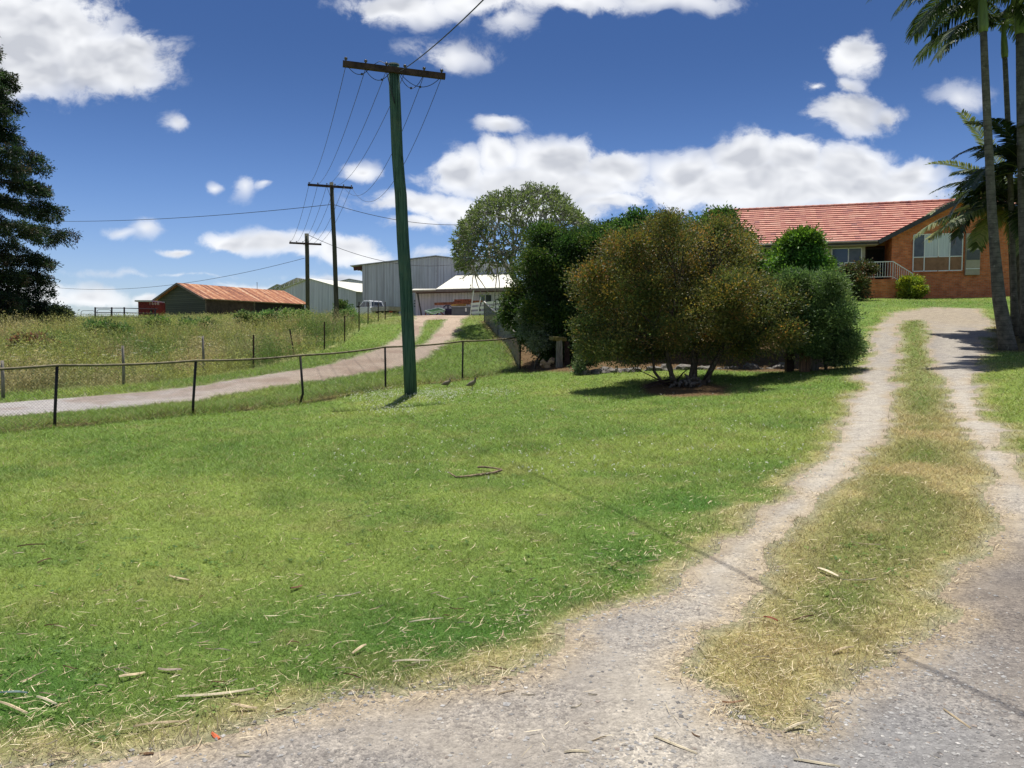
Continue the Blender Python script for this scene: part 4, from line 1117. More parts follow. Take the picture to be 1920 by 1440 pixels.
# pickets of the hill fence
pk = [(475,628,692,29),(385+167,617,665,32.5),(608,603,657,35),(646,592,643,38.5),(673,566,621,42),(690,566,609,46),(709,568,603,49),(722,566,600.5,52)]
pl = ['leftmost rusty picket of the hill fence above the gravel track','leaning rusty picket second from the left of the hill fence','rusty picket third from the left of the hill fence','rusty picket fourth from the left, below the middle power pole','tall rusty picket in bare soil, right of the middle power pole','rusty picket in front of the white pickup cab','rusty picket in front of the pickup cab window','last rusty picket of the hill fence beside the pickup tray']
for i, (u, v0, v1, d) in enumerate(pk):
    b = P(u, v1, d); b[2] = g1(b[0], b[1]) - .1; t = P(u - (9 if i == 1 else 0), v0, d)
    mb = MB(); 
    for s_ in range(3):
        an = s_ * 2.094; q = np.array([math.cos(an), math.sin(an), 0]) * .022
        mb.beam(b + q * .6, t + q * .6, .014, .045 if s_ == 0 else .03, up=(math.cos(an), math.sin(an), .01))
    setp(mb.build('fence_picket', worn((.055,.032,.026), .3, 6, .85, 0, name='rusted_picket'), loc=b), pl[i], 'picket', 'steel pickets of the hill fence')
for i in range(len(pk) - 1):
    for h in (.45, .8, 1.1):
        q0 = P(pk[i][0], pk[i][2], pk[i][3]); q1 = P(pk[i+1][0], pk[i+1][2], pk[i+1][3])
        q0[2] = g1(q0[0], q0[1]) + h; q1[2] = g1(q1[0], q1[1]) + h
        setp(MB().tube([q0, (q0+q1)/2 - np.array([0,0,.03]), q1], .003, 4).build('fence_wire', M_WIRE, loc=q0), 'thin plain wire strung between the steel pickets', 'wire', 'wires of the hill fence')
for (u, v0, v1, d, lb) in [(6,676,760,21,'grey split post at the left edge behind the chain link fence'),(232,648,722,24,'grey wooden post in the weeds above the gravel track'),(382,630,706,27,'thin grey post in the weeds between two rusty pickets and the track')]:
    b = P(u, v1, d); b[2] = g1(b[0], b[1]) - .1; t = P(u - 2, v0, d)
    setp(MB().tube([b, (b+t)/2 + np.array([.01,0,0]), t], [.05,.045,.04], 8).build('wooden_post', M_GREYWOOD, loc=b, smooth=True), lb, 'post', 'old wooden posts in the weeds')

# ================================================================== TREES AND SHRUBS
OLV = [(.098,.100,.030),(.060,.078,.022),(.165,.130,.036),(.19,.112,.042),(.034,.046,.016)]
base = P(1285, 722, 20); base[2] = g1(base[0], base[1])
def gp(u, v, d): p = P(u, v, d); p[2] = g1(p[0], p[1]) - .08; return p
E = [ell(1290,510,180,118,20.6,2.2), ell(1170,560,96,118,20.2,1.5), ell(1128,615,56,72,19.9,1.0), ell(1340,472,100,58,21,1.5), ell(1215,474,96,54,20.8,1.4), ell(1420,590,70,80,20.2,1.3),
     ell(1300,585,140,70,20.0,1.9), ell(1160,655,74,42,19.6,.9), ell(1440,630,54,58,20.1,.9), ell(1245,632,80,46,20.6,.9), ell(1370,645,66,44,20.4,.9), ell(1300,615,120,40,20.8,.9)]
make_tree('bottlebrush_tree', 'large olive bronze multi-stemmed bush standing on the open lawn', 'tree', base, E, 5200, 32, .13, .075, .032, OLV, [5, 5, 2.6, .9, 4],
    trunks=[(gp(1262,722,20.1), .07), (gp(1272,722,19.9), .06), (gp(1252,722,20.0), .045), (gp(1300,722,20.1), .10), (gp(1316,720,20), .085), (gp(1290,724,20.2), .05)], ntips=190, bark=worn((.085,.068,.052), .4, 8, .9, 0, (4,4,.6), 'bush_bark', bump=.6, spec=.1), inner=.3, minr=.010)
mb = MB()
for (p0, p1_, p2_) in [((1262,726),(1235,712),(1190,690)), ((1262,716),(1225,722),(1188,740)), ((1255,712),(1222,718),(1200,730)), ((1320,712),(1330,700),(1342,690)), ((1268,715),(1280,700),(1292,690))]:
    MB().tube([P(*p0, 20), P(*p1_, 19.8), P(*p2_, 19.6)], [.022, .018, .008], 5).build('dead_branch', M_ARM, bpy.data.objects['bottlebrush_tree'], smooth=True)
# heap of roots and cuttings at the foot
mb = MB(); c = gp(1287, 726, 19.7)
for k in range(46):
    a = c + np.array([rng.normal() * .22, rng.normal() * .15, rng.uniform(.06, .30)]); q = a + unit(rng.normal(size=3)) * rng.uniform(.08, .22)
    q[2] = max(q[2], c[2] + .06)
    mb.tube([a, (a + q) / 2 + rng.normal(size=3) * .02, q], [rng.uniform(.015, .05), .04, .015], 6)
setp(mb.build('stump', worn((.11,.095,.08), .4, 12, .95, 0, name='dead_root'), loc=c, smooth=True), 'low heap of dead roots at the foot of the bronze bush', 'stump')

HED = [(.028,.055,.014),(.045,.078,.020),(.017,.036,.010),(.085,.105,.028)]
E = [ell(1008,525,64,98,28,1.8), ell(990,585,48,70,28,1.4), ell(1070,510,80,90,28.5,2.0), ell(1110,470,70,58,29,1.8), ell(1060,590,100,85,28.6,1.9), ell(1140,570,70,110,29,1.8), ell(1035,472,62,44,28.4,1.3), ell(1040,640,70,40,28,1.2), ell(1110,640,80,46,28,1.2)]
make_tree('hedge_tree', 'dark green rounded hedge tree behind the fence corner, left of the bronze bush', 'tree', gp(1060, 665, 28.8), E, 5200, 34, .13, .095, .05, HED, [5, 4, 3, 1.3], trunks=[(gp(1040,668,28.6), .12), (gp(1085,668,28.8), .12)], ntips=60, inner=.3, lump=.10)
E = [ell(1338,444,70,44,26,1.5), ell(1392,488,48,48,26,1.4), ell(1290,436,80,36,26.5,1.4), ell(1200,440,70,34,27,1.3), ell(1380,550,80,90,26,1.6), ell(1250,540,110,110,27.5,1.8)]
make_tree('garden_tree', 'glossy dark green tree rising behind the bronze bush beside the red roof', 'tree', gp(1350, 655, 26.4), E, 3600, 28, .15, .12, .06, [(.032,.064,.016),(.050,.088,.022),(.018,.038,.011),(.08,.12,.03)], [5, 4, 3, 1.6], trunks=[(gp(1350,655,26.4), .13)], ntips=80, inner=.15, lump=.13)
E = [ell(1500,470,48,34,24.5,1.1), ell(1465,500,40,40,24.5,.9), ell(1522,512,34,32,24.5,.9), ell(1500,540,70,60,24.3,1.0)]
make_tree('garden_shrub', 'bright green leafy shrub below the red roof, right of the bronze bush', 'shrub', gp(1500, 640, 24.5), E, 1200, 28, .12, .13, .055, [(.05,.105,.020),(.08,.15,.03),(.030,.065,.015)], [5, 3, 3], ntips=40, inner=.15, r0=.07)
E = [ell(1520,560,76,66,21,1.2), ell(1560,600,42,60,20.6,.8), ell(1480,560,50,50,21,.9), ell(1520,625,60,48,20.8,1.0), ell(1572,655,30,30,20.2,.6), ell(1470,610,40,40,21,.7)]
make_tree('feathery_shrub', 'grey green feathery shrub overhanging the brown wooden post by the driveway', 'shrub', gp(1530, 685, 21), E, 3200, 34, .12, .085, .030, [(.060,.105,.035),(.095,.150,.052),(.030,.055,.020),(.13,.18,.08)], [5, 4, 3, 1], ntips=70, inner=.18, lump=.15, r0=.08, trunks=[(gp(1520,680,21.2), .06), (gp(1550,682,21), .05)])
E = [ell(1002,606,26,20,27.2,.6), ell(1012,640,24,20,26.8,.5), ell(1034,622,24,22,27,.5)]
make_tree('silver_shrub', 'low grey leaved shrub beside the side fence at the foot of the hedge tree', 'shrub', gp(1000, 668, 27), E, 330, 24, .12, .10, .05, [(.11,.14,.10),(.06,.09,.05),(.16,.19,.14)], [4, 4, 1], ntips=30, r0=.04)
E = [ell(1100,660,28,22,23.6,.5), ell(1090,680,20,16,23.4,.4)]
make_tree('low_shrub', 'small dark leafy shrub between the two wooden posts behind the lawn', 'shrub', gp(1095, 692, 23.6), E, 190, 24, .09, .08, .04, [(.05,.08,.035),(.09,.12,.06),(.03,.05,.02)], [4, 3, 3], ntips=20, r0=.03)
E = [ell(1706,533,28,20,42.6,.8), ell(1706,545,24,15,42.6,.7)]
make_tree('round_shrub', 'clipped round yellow green shrub in front of the brick wall', 'shrub', gp(1706, 560, 42.6), E, 800, 30, .09, .11, .06, [(.17,.20,.035),(.11,.15,.03),(.07,.11,.02)], [5, 3, 2], ntips=20, inner=.2, lump=.05, r0=.06)
E = [ell(1615,505,26,18,41,.7), ell(1600,530,24,28,41,.7), ell(1612,548,16,16,41,.5), ell(1590,515,16,16,41,.5)]
make_tree('magnolia_shrub', 'dark bronze leaved shrub standing left of the house steps', 'shrub', gp(1606, 567, 41), E, 360, 26, .14, .16, .08, [(.035,.045,.018),(.10,.065,.03),(.06,.08,.03),(.14,.15,.07)], [5, 2, 3, 1], ntips=30, inner=.2, r0=.05)
E = [ell(1810,385,44,34,62,2.0), ell(1845,400,44,40,62,2.0), ell(1780,405,25,22,62,1.2)]
make_tree('yard_tree', 'light green tree behind the house showing above the gable', 'tree', gp(1815, 560, 62), E, 420, 30, .28, .20, .09, [(.13,.16,.05),(.18,.19,.07),(.07,.10,.03)], [4, 3, 2], ntips=50, r0=.18)
E = [ell(110,592,26,20,46,1.0), ell(85,600,26,16,46,.9)]
make_tree('dark_bush', 'small dark round bush at the foot of the tall conifer', 'shrub', gp(105, 612, 46), E, 260, 24, .16, .16, .08, [(.022,.035,.018),(.04,.055,.025)], [3, 2], ntips=16, r0=.05)
# leafy weed shrubs on the hill
for (u, v, ru, rv, d, lb) in [(355,585,34,17,44,'broad leaved green weed bush before the dark barn wall, right of the red container'),(300,590,26,15,44,'broad leaved green weed bush in front of the red container'),(205,603,44,12,40,'wide low green weed bush on the hill below the cattle rails'),
        (530,585,36,16,46,'green weed bush below the rusty roof, left of the far power pole'),(470,580,24,15,46,'tall grey green weed clump under the rusty eave'),(648,583,20,14,50,'pale weed bush right of the middle power pole'),(560,574,22,14,48,'tall weed clump at the foot of the far power pole'),(60,640,44,18,31,'brown green weed bush low on the left of the hill')]:
    gq = gp(u, v + rv, d)
    c = P(u, v, d); zc = gq[2] + rv * d / F + .22
    E = [(c[0] + k * ru * d / F * .45, c[1] + rng.normal() * .3, zc + rng.normal() * .08, ru * d / F * .5, ru * d / F * .5, rv * d / F * rng.uniform(.95, 1.35)) for k in (-1, 0, 1)]
    make_tree('weed_bush', lb, 'weed', gq, E, 300, 22, .14, .15, .085, [(.075,.135,.04),(.13,.18,.07),(.05,.085,.03)] if u != 60 else [(.10,.09,.04),(.07,.09,.04),(.13,.075,.05)], [4, 3, 3], ntips=14, r0=.03, group='leafy weed bushes on the hill')

# --- frangipani: bare forked limbs under a thin leafy dome
fb = gp(990, 600, 42)
rt = root('frangipani_tree', fb, 'wide dome shaped tree with bare grey forked branches behind the hedge tree', 'tree')
cc = P(987, 480, 42)
tips = []
RX, RY, RZ = 135 * 42 / F, 135 * 42 / F, 122 * 42 / F
while len(tips) < 2600:
    d_ = unit(rng.normal(size=3))
    if d_[2] < -.25: continue
    q = cc + d_ * np.array([RX, RY, RZ]) * rng.uniform(.90, 1.03) * (1 + .03 * math.sin(d_[0] * 7) + .03 * math.sin(d_[2] * 9 + d_[1] * 4))
    tips.append(q)
tips = np.array(tips)
for t in [(870,520),(885,540),(905,555),(925,575),(915,548),(935,560)]: tips = np.vstack([tips, P(*t, 40.5)[None]])
mb = MB(); 
for q in range(5):
    pass
limbs(mb, fb + np.array([0, 0, .0]), tips, .26, minr=.032, k=.34, wob=.10)
mb.build('branches', M_GBARK, rt, smooth=True)
per = 7
D = unit(rng.normal(size=(len(tips) * per, 3)) + np.repeat(unit(tips - cc), per, 0) * .9 + np.array([0, 0, .1]))
C = np.repeat(tips, per, 0) + rng.normal(size=(len(tips) * per, 3)) * .045
col = np.array([(.14,.20,.065),(.21,.27,.10),(.09,.13,.045)])[rng.integers(0, 3, len(C))] * (.8 + .4 * rng.random((len(C), 1)))
V, Fc, c = leaves(C, D, .21 * rng.uniform(.7, 1.2, len(C)), .062, col)
npart('leaves', V, [Fc], c, M_LEAF, rt)

# --- tall dark conifer at the left edge
tb = gp(-75, 612, 45)
rt = root('conifer_tree', tb, 'huge dark tiered conifer at the left edge of the hill', 'tree')
ht = 21.0
MB().tube([tb, tb + np.array([.1, 0, ht * .5]), tb + np.array([.2, 0, ht])], [.45, .28, .05], 12).build('trunk', M_BARK, rt, smooth=True)
brV = MB(); PC = []; DC = []
tiers = [(606,182,12),(586,172,12),(562,164,11),(528,172,10),(488,176,11),(436,204,13),(396,190,9),(350,178,9),(306,174,13),(240,118,13),(190,112,13),(138,104,15),(92,80,13),(50,74,16),(5,60,18),(-45,42,18),(-90,20,16)]
for (v, reach, hp_) in tiers:
    zc = P(0, v, 45)[2]; L0 = reach * 45 / F; hh_ = hp_ * 45 / F * 1.25
    nb = 13
    for k in range(nb):
        an = 2 * math.pi * (k + rng.random() * .8) / nb
        L = L0 * rng.uniform(.86, 1.03)
        o = np.array([tb[0] + .1, tb[1], zc + rng.normal() * .25 + .25]); dr_ = np.array([math.cos(an), math.sin(an), 0])
        pts = [o + dr_ * L * t + np.array([0, 0, .10 * L * math.sin(t * 3.0) - .02 * L * t]) for t in (0, .35, .7, .93)]
        brV.tube(pts, [.07, .05, .03, .012], 4, cap=False)
        for t in np.concatenate([np.linspace(.12, .55, 4), np.linspace(.58, .98, 11)]):
            i = min(int(t * 3), 2); q = pts[i] + (pts[i+1] - pts[i]) * (t * 3 - i)
            hw_ = hh_ * (.35 + .65 * math.sin(math.pi * min(1, t * .62 + .05)))
            for _ in range(3):
                dq = unit(rng.normal(size=3) + np.array([0, 0, .2])); PC.append(q + dq * np.array([.36, .36, hw_]) * rng.uniform(.4, 1) - np.array([0, 0, hw_ * .5])); DC.append(dq + dr_ * .4)
brV.build('branches', M_BARK, rt, smooth=True)
PC = np.array(PC); DC = unit(np.array(DC))
V, Fc, c = spray_leaves(PC, DC, 44, .12, .18, .055, [(.014,.028,.012),(.026,.046,.016),(.042,.034,.022),(.008,.016,.008)], [5, 3, 1, 4], upb=.0, spread_z=.75)
npart('foliage', V, [Fc], c, M_LEAF, rt)

# ================================================================== PALMS
def frond(base, az, e0, L, droop, nl=60, ll=.55, hang=.55, col=(.05,.09,.025), col2=None, rw=.018, twist=0.0):
    pts = []; p = np.array(base, float); n = 22
    for i in range(n + 1):
        pts.append(p.copy()); t = i / n
        e = e0 - droop * t ** 1.25
        p = p + np.array([math.cos(az) * math.cos(e), math.sin(az) * math.cos(e), math.sin(e)]) * L / n
    pts = np.array(pts)
    V, Fq, Cc = [], [], []
    side = np.array([-math.sin(az), math.cos(az), 0])
    col = np.array(col); col2 = np.array(col2 if col2 is not None else col * 1.3)
    for i in range(n):     # rachis
        a_, b_ = pts[i], pts[i+1]; w0 = rw * (1 - i / n * .85)
        k = len(V); V += [a_ + side * w0, a_ - side * w0, a_ + np.array([0,0,-w0]), b_ + side * w0, b_ - side * w0, b_ + np.array([0,0,-w0])]
        Fq += [(k, k+1, k+4, k+3), (k+1, k+2, k+5, k+4), (k+2, k, k+3, k+5)]; Cc += [np.array([.14,.17,.06])] * 6
    for j in range(nl):
        t = .10 + .90 * (j + rng.random() * .4) / nl; x_ = min(t * n, n - 1e-6); i = int(x_); q = pts[i] + (pts[i+1] - pts[i]) * (x_ - i)
        tg = unit(pts[i+1] - pts[i]); upv = np.cross(side, tg); upv = -upv if upv[2] < 0 else upv
        l_ = ll * (math.sin(math.pi * (.12 + .80 * t)) ** .6) * rng.uniform(.85, 1.1)
        for s_ in (1, -1):
            d_ = unit(tg * rng.uniform(.55, .85) + side * s_ * 1.0 + upv * .22 + np.array([0, 0, twist * s_]))
            wv = unit(np.cross(d_, upv)) * .027
            m_ = q + d_ * l_ * .5 + np.array([0, 0, -hang * l_ * .14]); e_ = q + d_ * l_ * .9 + np.array([0, 0, -hang * l_ * .62])
            k = len(V); V += [q - wv * .5, q + wv * .5, m_ + wv, m_ - wv, e_ + wv * .25, e_ - wv * .25]
            Fq += [(k, k+1, k+2, k+3), (k+3, k+2, k+4, k+5)]
            cc_ = (col if rng.random() < .6 else col2) * rng.uniform(.75, 1.25); Cc += [cc_] * 6
    return np.array(V), np.array(Fq), np.array(Cc)
def palm(name, label, foot, px, d, rads, shaft, fronds, group='tall palms beside the driveway', m=None, top_d=None):
    rt = root(name, foot, label, 'palm tree', group)
    pts = [foot - np.array([0,0,.15])] + [P(u, v, d) for u, v in px]
    MB().tube(pts, rads, 14).build('trunk', m or M_PTRUNK, rt, smooth=True)
    top = pts[-1]
    if shaft:
        h, r0 = shaft
        dirv = unit(pts[-1] - pts[-2])
        MB().tube([top - dirv*.03, top + dirv * h * .12, top + dirv * h * .45, top + dirv * h * .8, top + dirv * h], [r0 * .95, r0 * 1.12, r0, r0 * .7, r0 * .5], 14).build('crownshaft', M_SHAFT, rt, smooth=True)
        top = top + dirv * h
    for f in fronds:
        V, Fc, c = frond(top, *f[:4], **(f[4] if len(f) > 4 else {}))
        npart('frond', V, [Fc], c, M_PALM, rt)
    return rt
DK = dict(col=(.040,.070,.022), col2=(.085,.12,.045))
def ring_fronds(n, L, e_hi, e_lo, seed, **kw):
    r_ = np.random.default_rng(seed); out = []
    for k in range(n):
        az = k * 2.399 + r_.random() * .4; f = k / n
        out.append((az, e_hi + (e_lo - e_hi) * f + r_.normal() * .08, L * r_.uniform(.85, 1.1), 1.15 + .5 * r_.random(), kw))
    return out
f1 = gp(1893, 655, 21.6)
palm('palm_tree', 'tall palm with green crownshaft and leaning flared trunk, left of its clump', f1, [(1886,630),(1873,560),(1866,480),(1860,400),(1855,300),(1850,200),(1846,110),(1844,58)], 21.6, [.26,.20,.165,.135,.115,.107,.10,.092,.088], (1.25, .115),
     ring_fronds(9, 2.7, 1.1, .1, 11, ll=.62, hang=.9, **DK) + [(R(186), .25, 3.3, .95, dict(ll=.55, hang=.75, **DK)), (R(205), .05, 2.8, .9, dict(ll=.6, hang=1.0, **DK)), (R(170), .35, 2.4, 1.4, dict(ll=.6, hang=1.0, **DK)), (R(192), -.25, 2.5, .9, dict(ll=.62, hang=1.1, **DK))])
f2 = gp(1905, 640, 24.2)
palm('palm_tree', 'slimmer palm with crownshaft just right of the leaning palm', f2, [(1902,560),(1898,450),(1893,300),(1888,190),(1884,106)], 24.2, [.15,.085,.08,.078,.075,.07], (.95, .09),
     ring_fronds(10, 2.6, 1.1, .0, 23, ll=.62, hang=.9, **DK) + [(R(188), .0, 2.6, 1.1, dict(ll=.6, hang=1.0, **DK)), (R(200), .2, 2.6, 1.2, dict(ll=.6, hang=1.0, **DK))])
f3 = gp(1932, 645, 22.6)
palm('palm_tree', 'palm with yellowish crownshaft cut by the right edge of the photograph', f3, [(1928,560),(1922,430),(1917,300),(1914,180),(1912,62)], 22.6, [.24,.19,.165,.13,.115,.10], (1.1, .125),
     ring_fronds(11, 2.8, 1.1, .0, 31, ll=.62, hang=.9, **DK))
MD = dict(col=(.15,.20,.075), col2=(.27,.30,.14))
YL = dict(col=(.22,.26,.06), col2=(.30,.29,.09))
f4 = gp(1912, 625, 25.5)
palm('young_palm', 'shorter bushy palm with feathery fronds reaching left over the red roof', f4, [(1906,560),(1902,470),(1898,388)], 25.5, [.26,.18,.17,.16], None,
     ring_fronds(24, 2.5, 1.3, -.2, 57, ll=.62, hang=.45, **dict(col=(.035,.06,.018), col2=(.06,.09,.03))) +
     [(R(183), .35, 2.9, 1.05, dict(ll=.62, hang=.3, **MD)), (R(176), .95, 3.2, 1.1, dict(ll=.55, hang=.15, **MD)), (R(190), 1.2, 3.6, .55, dict(ll=.5, hang=.1, **MD)),
      (R(200), .05, 2.9, .75, dict(ll=.6, hang=.8, **MD)), (R(182), -.10, 3.0, .60, dict(ll=.60, hang=.95, **YL)), (R(215), -.2, 2.8, .7, dict(ll=.6, hang=1.0, **YL)), (R(170), .1, 3.1, .9, dict(ll=.6, hang=.9, **MD)), (R(250), -.6, 2.0, .8, dict(ll=.5, hang=1.0, **MD))], m=M_BARK)
f6 = gp(1925, 640, 23.5)
palm('young_palm', 'short palm with upright dark fronds filling the right edge of the clump', f6, [(1924,560),(1923,480),(1922,320)], 23.5, [.2,.16,.15,.14], None, ring_fronds(24, 2.3, 1.4, -.1, 77, ll=.6, hang=.4, **dict(col=(.022,.042,.014), col2=(.04,.065,.022))))
#==SECTION3==
# ================================================================== BRICK HOUSE (frame: x to the right along the front, y back, z up from the lawn)
TH_ = R(-16)
hp = P(1645, 559, 44.0); hp[2] = 3.95
H = root('brick_house', hp, 'red brick house with terracotta tiled roof at the top of the driveway', 'house', None, TH_)
ROOTLOC[H.name] = (0, 0, 0)
FZ, EZ, WZ = 1.15, 3.32, 5.50        # floor, eave, apex heights
px_ = .03034 * .915
def hb(mb, name, m, parent=None, **k): return mb.build(name, m, parent or H, local=True, **k)
# wing: gable to the front, x .8 .. 8.2
AX, HW = 4.1, 4.1
def roofz(x): return WZ - abs(x - AX) * (WZ - EZ) / HW
mb = MB()
xs = [.74, 7.5]
mb.prism([(xs[0], .35, -.6), (xs[1], .35, -.6), (xs[1], .35, roofz(xs[1]) - .12), (AX, .35, WZ - .12), (xs[0], .35, roofz(xs[0]) - .12)], (0, 9.5, 0))
mb.bx(-8.8, .0, .95, 1.2, -.6, FZ + .75)                    # low brick under the recessed windows
mb.bx(-1.9, .796, -.9, .94, -.6, FZ - .06)                  # porch base
hb(mb, 'brick_wall', M_BRICK)
mb = MB(); mb.bx(-8.8, -.55, .97, 1.18, FZ + .76, EZ - .02); hb(mb, 'panel_wall', M_CREAM)
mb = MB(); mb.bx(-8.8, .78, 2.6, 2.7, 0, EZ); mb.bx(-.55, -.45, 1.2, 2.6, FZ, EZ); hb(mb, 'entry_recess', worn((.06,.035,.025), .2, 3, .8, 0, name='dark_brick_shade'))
mb = MB(); mb.bx(-.42, .76, 2.5, 2.56, FZ, FZ + 2.05)
dr = hb(mb, 'front_door', worn((.05,.045,.045), .2, 2, .5, 0, name='dark_door'))
mb = MB(); mb.bx(-.34, .68, 2.46, 2.495, FZ + .15, FZ + 1.95); hb(mb, 'screen_panel', M_DARK, dr)
mb = MB(); mb.box((.6, 2.44, FZ + 1.0), (.05, .04, .14)); hb(mb, 'handle', M_GALV, dr)
# main roof as overlapping tile courses
def courses(pa, pb, pc, pd, n, name):
    """pa,pb eave ends; pd,pc ridge ends"""
    mb = MB(); pa, pb, pc, pd = map(Vector, (pa, pb, pc, pd))
    nrm = (pb - pa).cross(pd - pa).normalized(); nrm = nrm if nrm.z > 0 else -nrm
    for i in range(n):
        t0, t1 = i / n, (i + 1.12) / n; t1 = min(t1, 1.0)
        l0, l1 = pa.lerp(pd, t0), pa.lerp(pd, t1); r0, r1 = pb.lerp(pc, t0), pb.lerp(pc, t1)
        a_, b_, c_, d_ = l0 + nrm * .075, r0 + nrm * .075, r1 + nrm * .012, l1 + nrm * .012
        mb.add([a_, b_, c_, d_, l0 + nrm*.01, r0 + nrm*.01], [(0,1,2,3), (5,1,0,4)])
    return mb
RIDGE_Y, MZ = 4.4, 6.05
ncs = 17
mb = MB(); vk = ((MZ - EZ) / RIDGE_Y) / ((WZ - EZ) / HW)
nrm = Vector((0, -(MZ - EZ), RIDGE_Y)).normalized()
for i in range(ncs):
    y0, y1 = RIDGE_Y * i / ncs, min(RIDGE_Y * (i + 1.12) / ncs, RIDGE_Y)
    def xe(y_): return y_ * vk if y_ * vk < AX else 2 * AX
    z0_, z1_ = EZ + (MZ - EZ) * y0 / RIDGE_Y, EZ + (MZ - EZ) * y1 / RIDGE_Y
    a_, b_, c_, d_ = [Vector(q) for q in ((-9.5, y0, z0_), (xe(y0), y0, z0_), (xe(y1) if xe(y0) < AX and xe(y1) < AX else xe(y0), y1, z1_), (-9.5, y1, z1_))]
    mb.add([a_ + nrm*.075, b_ + nrm*.075, c_ + nrm*.012, d_ + nrm*.012, a_ + nrm*.01, b_ + nrm*.01], [(0,1,2,3), (5,1,0,4)])
mb2 = MB()
n = ncs
for i in range(n):                                          # wing left slope (seen edge on) and right slope
    for sgn in (-1, 1):
        t0, t1 = i / n, min((i + 1.12) / n, 1)
        xa, xb = AX + sgn * HW * (1 - t0), AX + sgn * HW * (1 - t1)
        za, zb = EZ + (WZ - EZ) * t0 + .07, EZ + (WZ - EZ) * t1 + .02
        mb2.add([(xa, -.02, za), (xb, -.02, zb), (xb, 10, zb), (xa, 10, za), (xa, -.02, za - .06), (xa, 10, za - .06)], [(0,1,2,3), (0,3,5,4)])
base_i = len(mb.v); mb.add(mb2.v, mb2.f)
mb.add([(-9.5, RIDGE_Y, MZ), (2*AX, RIDGE_Y, MZ), (2*AX, 9.6, EZ), (-9.5, 9.6, EZ)], [(0,1,2,3)])
roof = hb(mb, 'roof', M_TILE)
mb = MB()
def ridge(a_, b_, m=.42):
    a_, b_ = Vector(a_), Vector(b_); L = (b_ - a_).length; k = int(L / m)
    for i in range(k):
        q0, q1 = a_.lerp(b_, i / k), a_.lerp(b_, (i + 1.04) / k)
        mb.tube([q0, q1], [.125, .105], 8)
ridge((-9.5, RIDGE_Y, MZ + .03), (2*AX, RIDGE_Y, MZ + .03))
hb(mb, 'ridge_capping', M_TILE, roof, smooth=True)
mb = MB(); ridge((AX, -.05, WZ + .03), (AX, 3.6, WZ + .03)); hb(mb, 'ridge_capping', M_TILE, roof, smooth=True)
mb = MB()
mb.beam((-.02, -.06, EZ - .09), (AX, -.06, WZ - .09), .05, .24); mb.beam((AX, -.06, WZ - .09), (2*AX + .02, -.06, EZ - .09), .05, .24)
mb.bx(-9.5, -.06, -.05, .0, EZ - .16, EZ + .0)
hb(mb, 'fascia', M_FASCIA)
mb = MB(); mb.tube([(-9.5, -.11, EZ - .03), (-.08, -.11, EZ - .03)], .055, 8); hb(mb, 'gutter', worn((.30,.25,.22), .1, 3, .5, name='gutter_paint'), smooth=True)
mb = MB(); mb.bx(-9.5, .0, .0, .96, EZ - .2, EZ - .18); mb.add([(.05,-.03,EZ-.16),(AX,-.03,WZ-.18),(AX,.34,WZ-.18),(.05,.34,EZ-.16)], [(0,1,2,3)]); mb.add([(2*AX-.05,-.03,EZ-.16),(AX,-.03,WZ-.18),(AX,.34,WZ-.18),(2*AX-.05,.34,EZ-.16)], [(0,3,2,1)])
hb(mb, 'soffit', M_CREAM)
def window(x0, x1, z0, z1, y, mull, trans=None, fill=None, name='window', lab=None):
    fr = MB(); w_ = .05
    for xx in [x0, x1] + mull: fr.bx(xx - w_/2, xx + w_/2, y - .05, y, (trans + w_/2 if trans and xx not in (x0, x1, mull[0], mull[-1]) else z0), z1)
    zz = [z0, z1] + ([trans] if trans else [])
    for z_ in zz:
        ed = sorted([x0, x1] + mull)
        for e0, e1 in zip(ed[:-1], ed[1:]): fr.bx(e0 + w_/2, e1 - w_/2, y - .047, y - .002, z_ - w_/2, z_ + w_/2)
    f = hb(fr, name, M_WHITE)
    if lab: f['label'] = lab
    ed = sorted([x0, x1] + mull)
    for i, (e0, e1) in enumerate(zip(ed[:-1], ed[1:])):
        m = fill[i] if fill else M_WGLASS
        p_ = MB(); p_.bx(e0 + .026, e1 - .026, y - .022, y - .01, (trans or z0) + .026, z1 - .026)
        hb(p_, 'curtain' if m is M_CURT else 'pane', m, f)
    if trans:
        for e0, e1 in ((x0, mull[0]), (mull[0], mull[-1]), (mull[-1], x1)):
            p_ = MB(); p_.bx(e0 + .026, e1 - .026, y - .022, y - .01, z0 + .026, trans - .026); hb(p_, 'lower_pane', M_BLIND, f)
    s_ = MB(); s_.bx(x0 - .04, x1 + .04, y - .085, y - .003, z0 - .09, z0 - .028); hb(s_, 'sill', M_WHITE if y > .5 else M_BRICK, f)
x0 = (1711.5 - 1645) * px_; x1 = (1800 - 1645) * px_
M_DULLGL = worn((.10,.11,.125), .2, 2, .15, 0, (1,1,1), 'dull_glass')
window(x0, x1, 1.58, 3.62, .345, [x0 + .56, x0 + 1.26, x0 + 1.83], 2.36, [M_DULLGL, M_CURT, M_CURT, M_DULLGL], lab='wide white framed window with pale curtains')
window(-2.35, -.75, 1.98, 3.05, .965, [-1.45], None, [M_WGLASS, M_DULLGL], lab='white framed sliding window beside the entry')
window(-4.6, -3.0, 1.98, 3.05, .965, [-3.8], None, lab='sliding window partly behind the shrubs')
